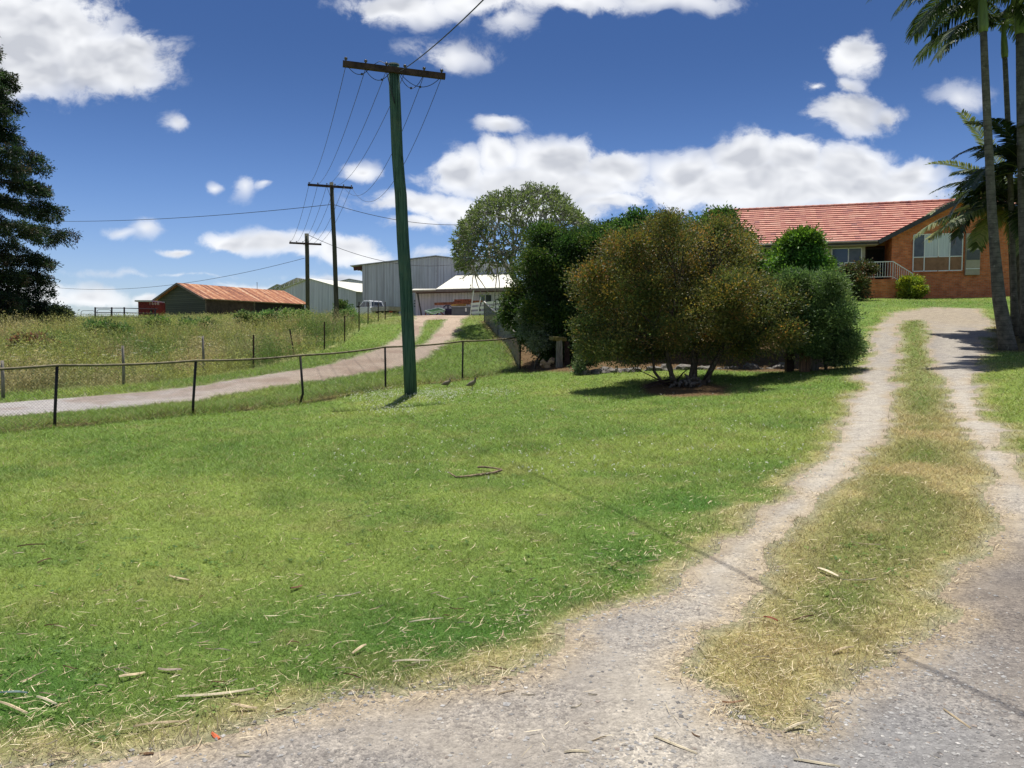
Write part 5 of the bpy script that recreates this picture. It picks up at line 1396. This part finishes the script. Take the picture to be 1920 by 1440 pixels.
# cream box with grey vent on the wing wall
mb = MB(); xa, xb = (1805 - 1645) * px_, (1830.5 - 1645) * px_; mb.bx(xa, xb, .15, .348, 1.30, 3.58)
cb = hb(mb, 'wall_cupboard', worn((.40,.355,.26), .08, 3, .6, 0, name='cream_box_paint'), bevel=.01)
mb = MB(); mb.bx(xa + .03, xb - .03, .128, .148, 2.12, 2.66); hb(mb, 'vent', worn((.10,.105,.11), .2, 8, .6, 0, (1,1,14), 'grey_louvre'), cb)
mb = MB(); mb.bx(xa + .01, xb - .01, .13, .149, 1.62, 1.66); hb(mb, 'ledge', M_WHITE, cb)
# porch rail
def railing(pts, name='railing'):
    rl = MB()
    for (a_, b_) in zip(pts[:-1], pts[1:]):
        a_, b_ = Vector(a_), Vector(b_)
        rl.beam(a_ + Vector((0,0,.95)), b_ + Vector((0,0,.95)), .045, .045); rl.beam(a_ + Vector((0,0,.12)), b_ + Vector((0,0,.12)), .03, .03)
        k = max(2, int((b_ - a_).length / .13))
        for i in range(k + 1):
            q = a_.lerp(b_, i / k); big = i in (0, k)
            rl.beam(q + Vector((0,0,-.02 if big else .14)), q + Vector((0,0,.925)), .045 if big else .018, .045 if big else .018, up=(0,1,0))
    return hb(rl, name, M_WHITE)
railing([(-1.85, .9, FZ - .05), (-1.85, -.85, FZ - .05), (.62, -.85, FZ - .05), (1.6, -.95, FZ - .75)])
mb = MB()
for k in range(5): mb.bx(.80 + k * .28, 1.08 + k * .28, -.9, .34, -.5, FZ - .06 - (k + 1) * .18)
hb(mb, 'steps', M_BRICK)

# ================================================================== SHEDS
def wall_poly(mb, pts3, vec): mb.prism(pts3, vec)
SB = 3.1
# big grey shed (gable to the front)
Q0 = P(680, 592, 78); wB = (954 - 680) * 78 / F
def zz(v, d): return P(0, v, d)[2]
rt = root('farm_shed', (Q0[0], 78, SB), 'tall grey corrugated iron shed with low gable, largest of the sheds', 'shed')
ze, za = zz(497.5, 78), zz(481, 78)
mb = MB(); mb.prism([(Q0[0], 78, SB), (Q0[0] + wB, 78, SB), (Q0[0] + wB, 78, ze), (Q0[0] + wB/2, 78, za), (Q0[0], 78, ze)], (0, 22, 0)); mb.build('wall', M_SHEET, rt)
sl = (za - ze) / (wB / 2)
mb = MB()
L_ = 1.15
mb.slab([(Q0[0] - L_, 77.7, ze - L_ * sl + .10), (Q0[0] + wB/2, 77.7, za + .10), (Q0[0] + wB/2, 100.4, za + .10), (Q0[0] - L_, 100.4, ze - L_ * sl + .10)], .07)
mb.slab([(Q0[0] + wB/2, 77.7, za + .103), (Q0[0] + wB + .3, 77.7, ze + .09), (Q0[0] + wB + .3, 100.4, ze + .09), (Q0[0] + wB/2, 100.4, za + .103)], .07)
rf = mb.build('roof', M_GREYROOF, rt)
mb = MB(); mb.beam((Q0[0] - L_ + .25, 78.3, ze - L_*sl - .18), (Q0[0] - .01, 78.3, ze - .2), .3, .36); 
for k in range(5): mb.beam((Q0[0] - L_ + .3, 80 + 4*k, ze - L_*sl - .12), (Q0[0] - .01, 80 + 4*k, ze - .15), .12, .2)
mb.build('eave_rafter', worn((.07,.028,.025), .2, 3, .8, name='red_brown_timber'), rt)
mb = MB(); mb.bx(Q0[0] + wB/2, Q0[0] + wB/2 + .10, 77.975, 77.998, SB, za - .05); mb.build('joint_flashing', M_GREYROOF, rt)
mb = MB()
for k in range(3): mb.bx(Q0[0] + wB * .50 - 2.2, Q0[0] + wB*.5 - 1.9, 77.93, 77.997, zz(575 - 5*k, 78), zz(573.3 - 5*k, 78))
mb.build('wall_bracket', M_FASCIA, rt)
# lean-to with cream roof
x0 = P(779, 592, 66)[0]; x1 = P(962, 592, 66)[0]
rt = root('lean_to_shed', (x0, 66, SB), 'low shed with bright cream roof and ribbed wall before the big grey shed', 'shed')
z1 = zz(544.5, 66)
mb = MB(); mb.bx(x0, x1, 66, 77.6, SB, z1); mb.build('wall', M_SHEET2, rt)
a_, b_, c_, d_ = P(817, 542, 65.2), P(965, 538.5, 65.2), P(965, 513.5, 77.9), P(856.5, 515.5, 77.9)
mb = MB(); mb.slab([a_, b_, c_, d_], .10); mb.build('roof', M_CREAMROOF, rt)
mb = MB(); mb.slab([P(772, 543.5, 64.6), P(817, 542.5, 64.6), P(817, 541.5, 70), P(776, 541.5, 70)], .09); mb.build('awning', M_CREAMROOF, rt)
mb = MB(); mb.beam(P(772, 546.5, 64.7), P(965, 542.5, 64.9), .10, .20); mb.build('gutter', worn((.20,.16,.14), .15, 3, .6, name='brown_gutter'), rt)
mb = MB(); mb.beam(P(780, 549.6, 64.9), P(948, 545.8, 65.2), .08, .10); mb.build('beam', worn((.07,.028,.025), .2, 3, .8, name='red_brown_timber'), rt)
MB().beam(P(783, 550, 64.9), P(791, 596, 65.3), .09, .09).build('post', M_FASCIA, rt)
fx0, fx1 = P(898, 553, 65.9)[0], P(922, 553, 65.9)[0]; fz0, fz1 = zz(567, 65.9), zz(553, 65.9)
mb = MB()
for xx in (fx0, (fx0+fx1)/2, fx1): mb.bx(xx - .04, xx + .04, 65.90, 65.995, fz0, fz1)
for z_ in (fz0, fz1): mb.bx(fx0 + .04, fx1 - .04, 65.905, 65.993, z_ - .03, z_ + .03) if False else mb.bx(fx0 + .042, (fx0+fx1)/2 - .042, 65.905, 65.993, z_ - .03, z_ + .03)
wf = mb.build('window', M_GREYROOF, rt)
mb = MB(); mb.bx(fx0 + .05, (fx0+fx1)/2 - .05, 65.94, 65.98, fz0, fz1); mb.bx((fx0+fx1)/2 + .05, fx1 - .05, 65.94, 65.98, fz0, fz1); mb.build('pane', M_WGLASS, wf)
mb = MB(); q = P(944.5, 546.5, 65.6); mb.box((q[0], 65.8, q[2]), (.28, .3, .16)); mb.build('flood_light', M_WHITE, rt, bevel=.02)
# mid shed, gable end facing left-front
def gable_shed(label, apex, ang, halfw, length, ze_, za_, wallm, roofm, zb=SB, name='farm_shed', over=.25, roofcol2=None, wallname='wall'):
    ax = np.array([math.sin(ang), math.cos(ang)]); pp = np.array([math.cos(ang), -math.sin(ang)]); o = np.array(apex[:2])
    rt = root(name, (o[0], o[1], zb), label, 'shed' if name == 'farm_shed' else 'barn', None, -ang)
    ROOTLOC[rt.name] = (0, 0, 0)
    # local frame: x across (right), y along the ridge
    ye, ya = ze_ - zb, za_ - zb
    mb = MB(); mb.prism([(-halfw, 0, 0), (halfw, 0, 0), (halfw, 0, ye), (0, 0, ya), (-halfw, 0, ye)], (0, length, 0)); mb.build(wallname, wallm, rt, local=True)
    s_ = (ya - ye) / halfw; e = .35
    mb = MB()
    for sg in (-1, 1): mb.slab([(0, -over, ya + .09 + sg*.001), (sg * (halfw + e), -over, ye - e * s_ + .09), (sg * (halfw + e), length + over, ye - e * s_ + .09), (0, length + over, ya + .09 + sg*.001)], .06)
    rf = mb.build('roof', roofm, rt, local=True)
    return rt, s_, ye, ya
am = P(581, 523, 101)
gs = gable_shed('grey gabled shed with pale cream roof between the rusty barn and the big shed', am, R(28), 7.55, 28, zz(547, 97.4), am[2], M_SHEET2, M_CREAMROOF)
ab = P(656, 523.5, 130)
gable_shed('distant grey roofed shed peeping over the cream roofed shed', ab, R(15), 7, 12, ab[2] - 1.3, ab[2], M_SHEET, M_GREYROOF)
# open truss-ended roofs left of it
for (ux, vx, wd, d, lb) in [(556, 520.5, 6.1, 110, 'open ended roof with exposed trusses rising left of the gabled grey shed'), (519, 532.5, 5.2, 116, 'lower open ended roof with exposed trusses, left of the higher one')]:
    q = P(ux, vx, d)
    rt = root('open_roof_shed', (q[0], d, SB), lb, 'shed')
    xl = q[0] - wd * .62; xr = q[0] + wd * .5; zl = q[2] - 1.7
    mb = MB(); mb.slab([(xl, d, zl), (q[0], d, q[2]), (q[0] + 3, d + 9, q[2]), (xl + 3, d + 9, zl)], .07); mb.slab([(q[0], d, q[2] + .002), (xr, d, q[2] - .5), (xr + 3, d + 9, q[2] - .5), (q[0] + 3, d + 9, q[2] + .002)], .07)
    mb.build('roof', M_GREYROOF, rt)
    mb = MB(); mb.beam((xl, d, zl - .1), (xr, d, zl + .15), .08, .1); n = 7
    for k in range(n):
        f = k / (n - 1); xx = xl + (q[0] - xl) * f; mb.beam((xx, d + .01, zl + .02 + .12*f), (xx + .3, d + .01, zl + (q[2] - zl) * min(1, f + .1) - .1), .07, .07)
    for xx in (xl + .2, xr - .2): mb.beam((xx, d, zl), (xx, d, SB), .14, .14, up=(0,1,0))
    mb.build('truss', M_GREYROOF, rt)
q = P(482, 545, 95)
setp(MB().tube([np.array([q[0], 95, SB]), P(482, 530, 95)], .03, 6).beam(P(480.5, 530, 95), P(483.5, 530, 95), .03, .03).build('antenna_mast', M_GALV, loc=(q[0], 95, SB)), 'thin antenna mast above the rusty barn roof', 'mast')
# dark weatherboard barn with rusty roof
q = P(338.5, 530.6, 80); ang = math.atan2(7.5, 13)
zeb, zab = zz(561, 78), q[2]
rt, s_, ye, ya = gable_shed('dark green weatherboard barn with rusty corrugated iron roof on the hill', q, ang, 3.75, 13.6, zeb + .12, zab - .09, M_BOARD, M_RUST, zb=3.0, name='barn', over=.45)
mb = MB(); e = .37
for sg in (-1, 1): mb.beam((0, -.47, ya + .0), (sg * (3.75 + e), -.47, ye - e * s_ + .0), .05, .20)
mb.build('barge_board', worn((.16,.135,.11), .3, 6, .85, name='grey_board'), rt, local=True)
mb = MB(); mb.bx(3.752, 3.80, -.03, .10, .2, ye - .05); mb.bx(3.752, 3.79, 6.2, 6.3, .2, ye - .1); mb.build('corner_board', worn((.16,.135,.11), .3, 6, .85, name='grey_board'), rt, local=True)
mb = MB(); mb.bx(3.751, 3.775, .12, 6.1, 0, ye - .15); mb.build('side_wall', worn((.060,.045,.036), .25, 2, .85, 0, (1,1,1), 'brown_side_boards'), rt, local=True)
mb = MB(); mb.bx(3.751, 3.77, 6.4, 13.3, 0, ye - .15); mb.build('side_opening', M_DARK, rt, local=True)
mb = MB(); mb.bx(4.02, 4.09, -.4, 14.0, ye - .16, ye - .05); mb.build('eave_board', worn((.30,.22,.14), .3, 6, .85, name='pale_eave_board'), rt, local=True)
# red shipping container
q0, q1 = P(261, 600, 75), P(303, 600, 76.5)
cz0, cz1 = 3.3, zz(566, 75)
rt = root('shipping_container', (q0[0], 75, cz0), 'faded red steel container with pale flat roof at the left end of the barn', 'container')
mb = MB(); L = q1[0] - q0[0]; 
nC = 14; pr = []
for i in range(nC):
    for k, (fx, fy) in enumerate(((0, 0), (.35, 0), (.5, .05), (.85, .05))): pr.append((q0[0] + L * (i + fx) / nC, 75 + fy))
pr.append((q0[0] + L, 75)); n = len(pr)
V = [(x_, y_, z_) for z_ in (cz0, cz1) for x_, y_ in pr]
mb.add(V, [(i, i+1, n+i+1, n+i) for i in range(n - 1)])
mb.bx(q0[0], q0[0] + L, 75.08, 77.4, cz0, cz1); mb.bx(q0[0] - .06, q0[0], 74.98, 77.4, cz0, cz1)
mb.build('body', M_RED, rt)
mb = MB(); mb.bx(q0[0] - .25, q1[0] - .2, 74.7, 77.7, cz1 + .003, cz1 + .15); mb.build('roof', worn((.50,.51,.52), .1, 3, .6, name='pale_grey_sheet'), rt)
mb = MB(); mb.bx(q0[0] + L*.74, q0[0] + L*.88, 74.93, 74.99, cz0, cz1 - .75); mb.build('door_gap', M_DARK, rt)
tx = bpy.data.curves.new('lettering', 'FONT'); tx.body = '1668'; tx.size = .42; tx.extrude = .004; tx.space_character = 1.25
tx.materials.append(mat('pale_lettering', col=(.5,.42,.40), rough=.8))
t_ = bpy.data.objects.new('lettering_curve', tx); sc.collection.objects.link(t_); me_ = bpy.data.meshes.new_from_object(t_); bpy.data.objects.remove(t_)
to = bpy.data.objects.new('lettering', me_); sc.collection.objects.link(to); to.parent = rt
p_ = P(279.5, 571.5, 75); to.location = (p_[0] - q0[0], -.03, p_[2] - cz0); to.rotation_euler = (math.pi/2, 0, 0)
# cattle rails
d = 62
rt = root('cattle_rails', (P(205, 605, d)[0], d, 3.1), 'dark red steel cattle yard rails on the hill crest', 'yard rails')
for (u, top) in ((178.5, 576), (209.5, 576), (233, 576), (291, 578)):
    MB().tube([P(u, 612, d), P(u, top, d)], .065, 8).build('post', M_PIPE, rt)
mb = MB()
for (v0, v1) in ((577.5, 579.5), (586, 587.8), (593.8, 595.5), (601, 602.5)): mb.tube([P(178, v0, d - .03), P(234, v0 + .3, d - .03), P(296, v1, d - .03)], .035, 6)
mb.build('rail', M_PIPE, rt)
for (ua, ub, vt, dd, lb) in ((152, 178, 582.5, 60, 'galvanised pipe gate with rounded corners, left of the cattle rails'), (182, 208, 580.5, 66, 'galvanised pipe gate with rounded corners behind the cattle rails')):
    mb = MB(); vb = 608
    mb.tube([P(ua, vb, dd), P(ua, vt + 3, dd), P(ua + 2, vt + .5, dd), P(ua + 4, vt, dd), P(ub - 4, vt, dd), P(ub - 2, vt + .5, dd), P(ub, vt + 3, dd), P(ub, vb, dd)], .022, 6)
    for vv in (589, 597): mb.tube([P(ua, vv, dd), P(ub, vv, dd)], .018, 6)
    setp(mb.build('pipe_gate', M_GALV, loc=P((ua+ub)/2, vb, dd)), lb, 'gate', 'pipe gates by the cattle rails')
mb = MB(); mb.tube([P(-60, 612.5, 44), P(0, 611, 44), P(70, 609.7, 44), P(138, 609, 44)], .028, 6)
for u in (-50, 45, 135): mb.tube([P(u, 622, 44), P(u, 610, 44)], .02, 5)
setp(mb.build('pipe_rail', M_GALV, loc=P(40, 620, 44), smooth=True), 'long thin pale pipe rail low over the weeds under the conifer', 'rail')

# ================================================================== PICKUP
ud = 71.5
uq = P(712, 596, ud); uz = 3.62
rt = root('pickup_truck', (uq[0], ud, uz), 'white and grey flat tray pickup parked in front of the big grey shed', 'pickup', None, R(140))
ROOTLOC[rt.name] = (0, 0, 0)
# local frame: +x forward, z up
M_UTE = mat('white_car_paint', col=(.62,.64,.65), rough=.25, spec=.6)
def lb_(mb, name, m, parent=None, **k): return mb.build(name, m, parent or rt, local=True, **k)
prof = [(.15,.45),(.15,1.05),(.28,1.12),(.48,1.68),(.60,1.74),(1.35,1.76),(1.50,1.70),(2.05,1.14),(2.95,.98),(3.08,.86),(3.10,.45)]
V = []
for x_, z_ in prof:
    yw = .84 if z_ < 1.15 else .84 - (z_ - 1.15) * .22
    V.append((x_, -yw, z_))
n = len(V); V2 = [(x_, -y_, z_) for x_, y_, z_ in V]
mb = MB(); mb.add(V + V2, [tuple(range(n)), tuple(range(n, 2*n))[::-1]] + [(i, n+i, n+(i+1)%n, (i+1)%n) for i in range(n)])
body = lb_(mb, 'cab', M_UTE, bevel=.03)
for sg in (-1, 1):
    yy = sg * .845
    def yv(z): return sg * (.848 - max(0, z - 1.15) * .22)
    mb = MB(); pg = [(.42,1.16),(.60,1.60),(1.02,1.62),(1.02,1.16)]; mb.add([(x_, yv(z_), z_) for x_, z_ in pg], [tuple(range(4)) if sg < 0 else (3,2,1,0)])
    pg = [(1.08,1.16),(1.08,1.62),(1.42,1.62),(1.90,1.18)]; mb.add([(x_, yv(z_), z_) for x_, z_ in pg], [tuple(range(4)) if sg < 0 else (3,2,1,0)])
    lb_(mb, 'side_window', M_WGLASS)
    mb = MB(); mb.box((1.95, sg * .98, 1.18), (.10, .20, .16)); lb_(mb, 'mirror', M_FASCIA)
    mb = MB(); mb.box((3.09, sg * .62, .78), (.05, .30, .16)); lb_(mb, 'headlight', mat('lamp_glass', col=(.7,.7,.7), rough=.1), bevel=.02)
    mb = MB(); mb.box((-2.36, sg * .72, .62), (.05, .34, .14)); lb_(mb, 'tail_light', mat('tail_lamp_red', col=(.35,.02,.02), rough=.3))
mb = MB(); mb.add([(.30,-.66,1.20),(.30,.66,1.20),(.45,.58,1.60),(.45,-.58,1.60)], [(0,1,2,3)]); mb.add([(1.56,-.62,1.66),(1.56,.62,1.66),(2.03,.72,1.19),(2.03,-.72,1.19)], [(0,1,2,3)])
mb.v = [(x_ - (.012 if x_ < 1 else -.012), y_, z_ + .006) for x_, y_, z_ in mb.v]; lb_(mb, 'windscreen', M_WGLASS)
mb = MB(); mb.bx(-2.3, .08, -.93, .93, .72, .80); 
for (xa, xb, ya_, yb) in ((-2.3, .08, -.95, -.91), (-2.3, .08, .91, .95), (-2.34, -2.30, -.93, .93), (.05, .09, -.93, .93)): mb.bx(xa, xb, ya_, yb, .76, 1.10)
lb_(mb, 'tray', worn((.36,.35,.31), .15, 5, .5, .3, name='dull_aluminium'))
mb = MB()
for yy in (-.6, .6, 0): mb.beam((.10, yy, .8), (.10, yy, 1.72), .05, .05, up=(0,1,0))
mb.beam((.10, -.75, 1.72), (.10, .75, 1.72), .05, .05); mb.beam((.10, -.65, 1.25), (.10, .65, 1.25), .03, .03); lb_(mb, 'headboard', M_GREYROOF)
mb = MB(); mb.bx(-2.2, 3.0, -.4, .4, .42, .70); lb_(mb, 'chassis', M_FASCIA)
for wx in (-1.35, 2.35):
    for sg in (-1, 1):
        mb = MB(); mb.tube([(wx, sg * .60, .33), (wx, sg * .62, .33), (wx, sg * .82, .33), (wx, sg * .84, .33)], [.29, .33, .33, .29], 20); wh = lb_(mb, 'wheel', mat('tyre_rubber', col=(.02,.02,.02), rough=.9))
        mb = MB(); mb.tube([(wx, sg * .80, .33), (wx, sg * .85, .33)], [.19, .17], 16); lb_(mb, 'rim', M_GREYROOF, wh)

# ================================================================== YARD ITEMS BY THE SHED
d = 61.0
bz = 3.42
def Pz(u, v, d): return P(u, v, d)
# green frame trailer
rt = root('frame_trailer', P(815, 594, d), 'green steel frame lying on rusty supports outside the lean-to shed', 'trailer')
A = [P(797, 583.5, d - .6), P(809, 587, d - 1.4), P(834, 581.5, d - .2), P(822, 578.2, d + .8)]
mb = MB()
for i in range(4): mb.beam(A[i], A[(i+1) % 4], .10, .10)
mb.build('rim_frame', worn((.25,.36,.28), .15, 5, .6, name='pale_green_paint'), rt)
mb = MB()
for f in (.33, .66): mb.beam(A[0] + (A[1]-A[0])*f, A[3] + (A[2]-A[3])*f, .07, .05)
mb.add([A[k] - np.array([0,0,.10]) for k in range(4)], [(0,1,2,3)]); mb.build('green_deck', worn((.06,.16,.045), .2, 5, .7, name='green_mesh'), rt)
mb = MB()
for (ua, va, ub, vb) in ((799,586,797,593),(802,586,812,593),(812,588,806,593),(822,586,818,592),(826,585,833,592),(798,592,834,591)): mb.beam(P(ua, va, d-.5), P(ub, vb, d-.5), .09, .09)
mb.build('support', worn((.16,.05,.035), .3, 4, .8, name='rusty_support'), rt)
# grey bin with pale sticker
q = P(847, 592.5, 60.5); xb0, xb1 = P(847,592,60.5)[0], P(882,592,60.5)[0]
rt = root('metal_bin', (q[0], 60.5, 3.3), 'large square grey metal bin outside the lean-to shed', 'bin')
zt = zz(574, 60.5)
mb = MB(); mb.bx(xb0, xb1, 60.5, 61.7, 3.2, zt); mb.build('body', worn((.13,.14,.15), .12, 3, .55, .2, name='grey_bin_paint'), rt, bevel=.03)
mb = MB(); mb.bx(xb0 - .04, xb1 + .04, 60.46, 60.498, zt - .06, zt); mb.build('rim', M_GREYROOF, rt)
mb = MB(); mb.bx(xb0 + (xb1-xb0)*.72, xb0 + (xb1-xb0)*.80, 60.47, 60.497, zt - .42, zt - .14); mb.build('sticker', M_WHITE, rt)
# timber and rust-brown beams stack
bw_ = worn((.33,.12,.06), .35, 3, .8, 0, (2,2,2), 'rusty_beam'); yw_ = worn((.55,.30,.08), .3, 3, .8, 0, name='ochre_plank')
for (ua, va, ub, vb, dd, m, th, lb) in [(815,570,887,567.5,62.5,bw_,.20,'long rusty red beam lying above the green frame'),(852,563.4,884,562.8,63.2,bw_,.16,'short dark red beam on top of the beam stack'),(850,567.2,905,565.2,62.2,bw_,.17,'rust brown beam behind the grey bin'),
        (846,573,874,571.5,60.9,yw_,.16,'ochre yellow plank resting on the grey bin'),(852,570.5,883,569,61.4,bw_,.14,'brown plank above the ochre plank on the bin')]:
    setp(MB().beam(P(ua, va, dd), P(ub, vb, dd), .35, th).build('beam', m, loc=P((ua+ub)/2, va, dd)), lb, 'beam', 'rusty beams stacked by the lean-to shed')
mb = MB(); c = P(839, 581, 61.5); 
for s_ in (0, .5): mb.tube([c + np.array([math.cos(t) * .38, s_, math.sin(t) * .38]) for t in np.linspace(.2, 2.6, 12)], .03, 6)
mb.box(c + np.array([.05, .3, -.15]), (.55, .5, .5)); setp(mb.build('machinery', worn((.035,.025,.07), .3, 3, .6, name='dark_blue_machine'), loc=c), 'dark hooped machine between the green frame and the grey bin', 'machine')
# steel rack under the beams
mb = MB()
for u in (840, 884, 900): mb.beam(P(u, 568, 62.6), P(u, 596, 62.6), .1, .1, up=(0,1,0))
mb.beam(P(838, 571, 62.6), P(906, 568.5, 62.6), .1, .08); setp(mb.build('beam_rack', M_ARM, loc=P(860,596,62.6)), 'dark rack holding the rusty beams', 'rack')
# white leaning gate frames
def wframe(name, posts, rails, d, label, cat, group):
    mb = MB()
    for (ua, va, ub, vb, w_) in posts: mb.beam(P(ua, va, d), P(ub, vb, d), w_, .06)
    for (ua, va, ub, vb) in rails: mb.beam(P(ua, va, d - .05), P(ub, vb, d - .05), .05, .16)
    return setp(mb.build(name, M_WHITE, loc=P(posts[0][2], posts[0][3], d)), label, cat, group)
wframe('rail_frame', [(888,544,882,590,.13),(901.5,556.5,896,588,.10)], [(883,570.5,899,569),(884,578.5,898,577.5),(884,586.5,896,585.5)], 55, 'tall white leaning frame with three rungs, left of the side fence top', 'frame', 'white rail frames beside the shed')
wframe('rail_frame', [(943.5,555,938,584,.10),(951,540,946,585,.10)], [(903,569,950,564.5),(900,577,947,573.5),(898,586,943,583)], 54, 'white rail frame with two leaning posts behind the side fence top', 'frame', 'white rail frames beside the shed')
mb = MB(); mb.beam(P(929.5, 561, 50), P(929.5, 590, 50), .06, .06, up=(0,1,0)); mb.beam(P(929.5, 562, 50), P(955, 562, 50), .05, .05); setp(mb.build('gate_post', M_FASCIA, loc=P(929.5,590,50)), 'black steel post with arm behind the top of the side fence', 'post')

# ================================================================== GARDEN EDGE: sleepers, rocks, firewood
def sleeper(u, v0, v1, wpx, d, m, label, lean=0):
    b = gp(u, v1, d); t = P(u + lean, v0, d); w_ = wpx * d / F
    mb = MB(); mb.beam(b, t, w_, w_ * .8, up=(0, 1, 0))
    V = np.array(mb.v); V += rng.normal(size=V.shape) * .012; mb.v = [tuple(p) for p in V]
    return setp(mb.build('sleeper_post', m, loc=b, bevel=.012), label, 'post', 'upright timber sleepers at the garden edge')
sleeper(1049, 638, 684, 12, 25.8, M_GREYWOOD, 'weathered grey upright sleeper at the left end of the garden edge')
sleeper(1063, 640, 682, 9, 26.1, M_ARM, 'dark upright sleeper just right of the weathered grey one')
sleeper(1508, 636, 692, 17, 21.0, M_BROWNWOOD, 'reddish brown upright sleeper under the feathery shrub')
sleeper(1527, 642, 686, 12, 21.3, M_GREYWOOD, 'shorter pale sleeper leaning right beside the reddish brown one', 5)
sleeper(1480, 640, 690, 14, 21.6, M_ARM, 'very dark upright sleeper left of the reddish brown one')
mb = MB(); mb.box(P(1046, 635, 25.9), (.5, .42, .14), (.05, .06, .3)); setp(mb.build('mossy_cap', worn((.18,.15,.05), .3, 8, .95, name='moss'), loc=P(1046,636,25.9), bevel=.03), 'mossy slab lying on top of the weathered grey sleeper', 'slab')
for (u, v, s_, k) in [(1024,651,.20,0),(1030,646,.15,1),(1036,655,.14,2),(1018,657,.12,0)]:
    p_ = gp(u, v + 8, 26.3); mb = MB(); mb.box(p_ + np.array([0,0,.18 + .1*k*.6]), (s_ * 2.2, s_ * .9, s_ * .8), (rng.normal()*.4, rng.normal()*.6, rng.normal()))
    setp(mb.build('firewood', worn((.50,.34,.20), .3, 10, .9, name='split_wood'), loc=p_, bevel=.02), 'pale split firewood piece left of the weathered grey sleeper', 'firewood', 'split firewood pieces by the grey sleeper')
def rock(p_, s_):
    bm_v = []; V = []
    import bmesh
    bm = bmesh.new(); bmesh.ops.create_icosphere(bm, subdivisions=2, radius=1)
    a_ = rng.normal(size=3) * 2
    for v in bm.verts:
        k = 1 + .16 * math.sin(v.co.x * 3 + a_[0]) + .14 * math.sin(v.co.y * 4 + a_[1]) + .1 * math.sin(v.co.z * 5 + a_[2])
        v.co = Vector((v.co.x * k * s_ * 1.2, v.co.y * k * s_ * .9, v.co.z * k * s_ * .7))
    me = bpy.data.meshes.new('garden_rock'); bm.to_mesh(me); bm.free()
    me.materials.append(M_ROCK)
    o = bpy.data.objects.new('garden_rock', me); sc.collection.objects.link(o); o.location = tuple(p_ + np.array([0,0,s_*.35])); o.rotation_euler = (0,0,rng.random()*6)
    return setp(o, 'rounded grey brown rock edging the garden bed behind the bronze bush', 'rock', 'rocks edging the garden bed')
for k in range(26):
    u = 1085 + k * 15.5 + rng.normal() * 3
    rock(gp(u, 690 + rng.normal() * 2, 23.2), rng.uniform(.10, .24))
# ================================================================== BIRDS
M_BB = worn((.20,.165,.12), .15, 20, .8, name='brown_plumage'); M_BW = mat('white_plumage', col=(.6,.58,.52), rough=.8); M_BK = mat('black_cap', col=(.02,.02,.02), rough=.7)
def bird(u, v, d, face, label, up=1.0):
    b = gp(u, v, d); b[2] += .08
    rt = root('bird', b, label, 'bird', 'two plovers on the lawn by the fence')
    f = np.array([face * .95, -.3, 0])
    def q(a_, h): return b + f * a_ + np.array([0, 0, h])
    MB().tube([q(-.19, .11*up), q(-.13, .125*up), q(-.06, .15*up), q(.02, .18*up), q(.07, .215*up), q(.095, .26*up), q(.105, .295*up), q(.115, .315*up), q(.13, .32*up)], [.006,.03,.058,.066,.052,.033,.028,.028,.012], 12).build('body', M_BB, rt, smooth=True)
    mb = MB(); mb.tube([q(.065, .21*up), q(.088, .24*up), q(.104, .275*up)], [.044,.032,.027], 10); mb.build('white_collar', M_BW, rt, smooth=True)
    mb = MB(); mb.tube([q(.098, .30*up), q(.108, .325*up), q(.115, .335*up)], [.026,.026,.01], 10); mb.build('head_cap', M_BK, rt, smooth=True)
    mb = MB(); mb.tube([q(.13, .315*up), q(.175, .305*up)], [.008,.003], 6); mb.build('beak', mat('yellow_beak', col=(.6,.42,.05), rough=.6), rt)
    for s_ in (-1, 1):
        o = np.array([.3, .95, 0]) * .022 * s_
        mb = MB(); mb.tube([q(.0, .13) + o, q(.015, .06) + o, q(-.005, .0) + o], [.007,.005,.005], 5); mb.tube([q(-.005, .003) + o, q(.04, .002) + o], .005, 5); mb.build('leg', M_BK, rt)
bird(885, 729, 21.5, 1, 'brown plover with black cap standing upright on the lawn, right of the two birds', 1.05)
bird(838, 722, 22.5, 1, 'brown plover crouching low by the fence post, left of the two birds', .72)
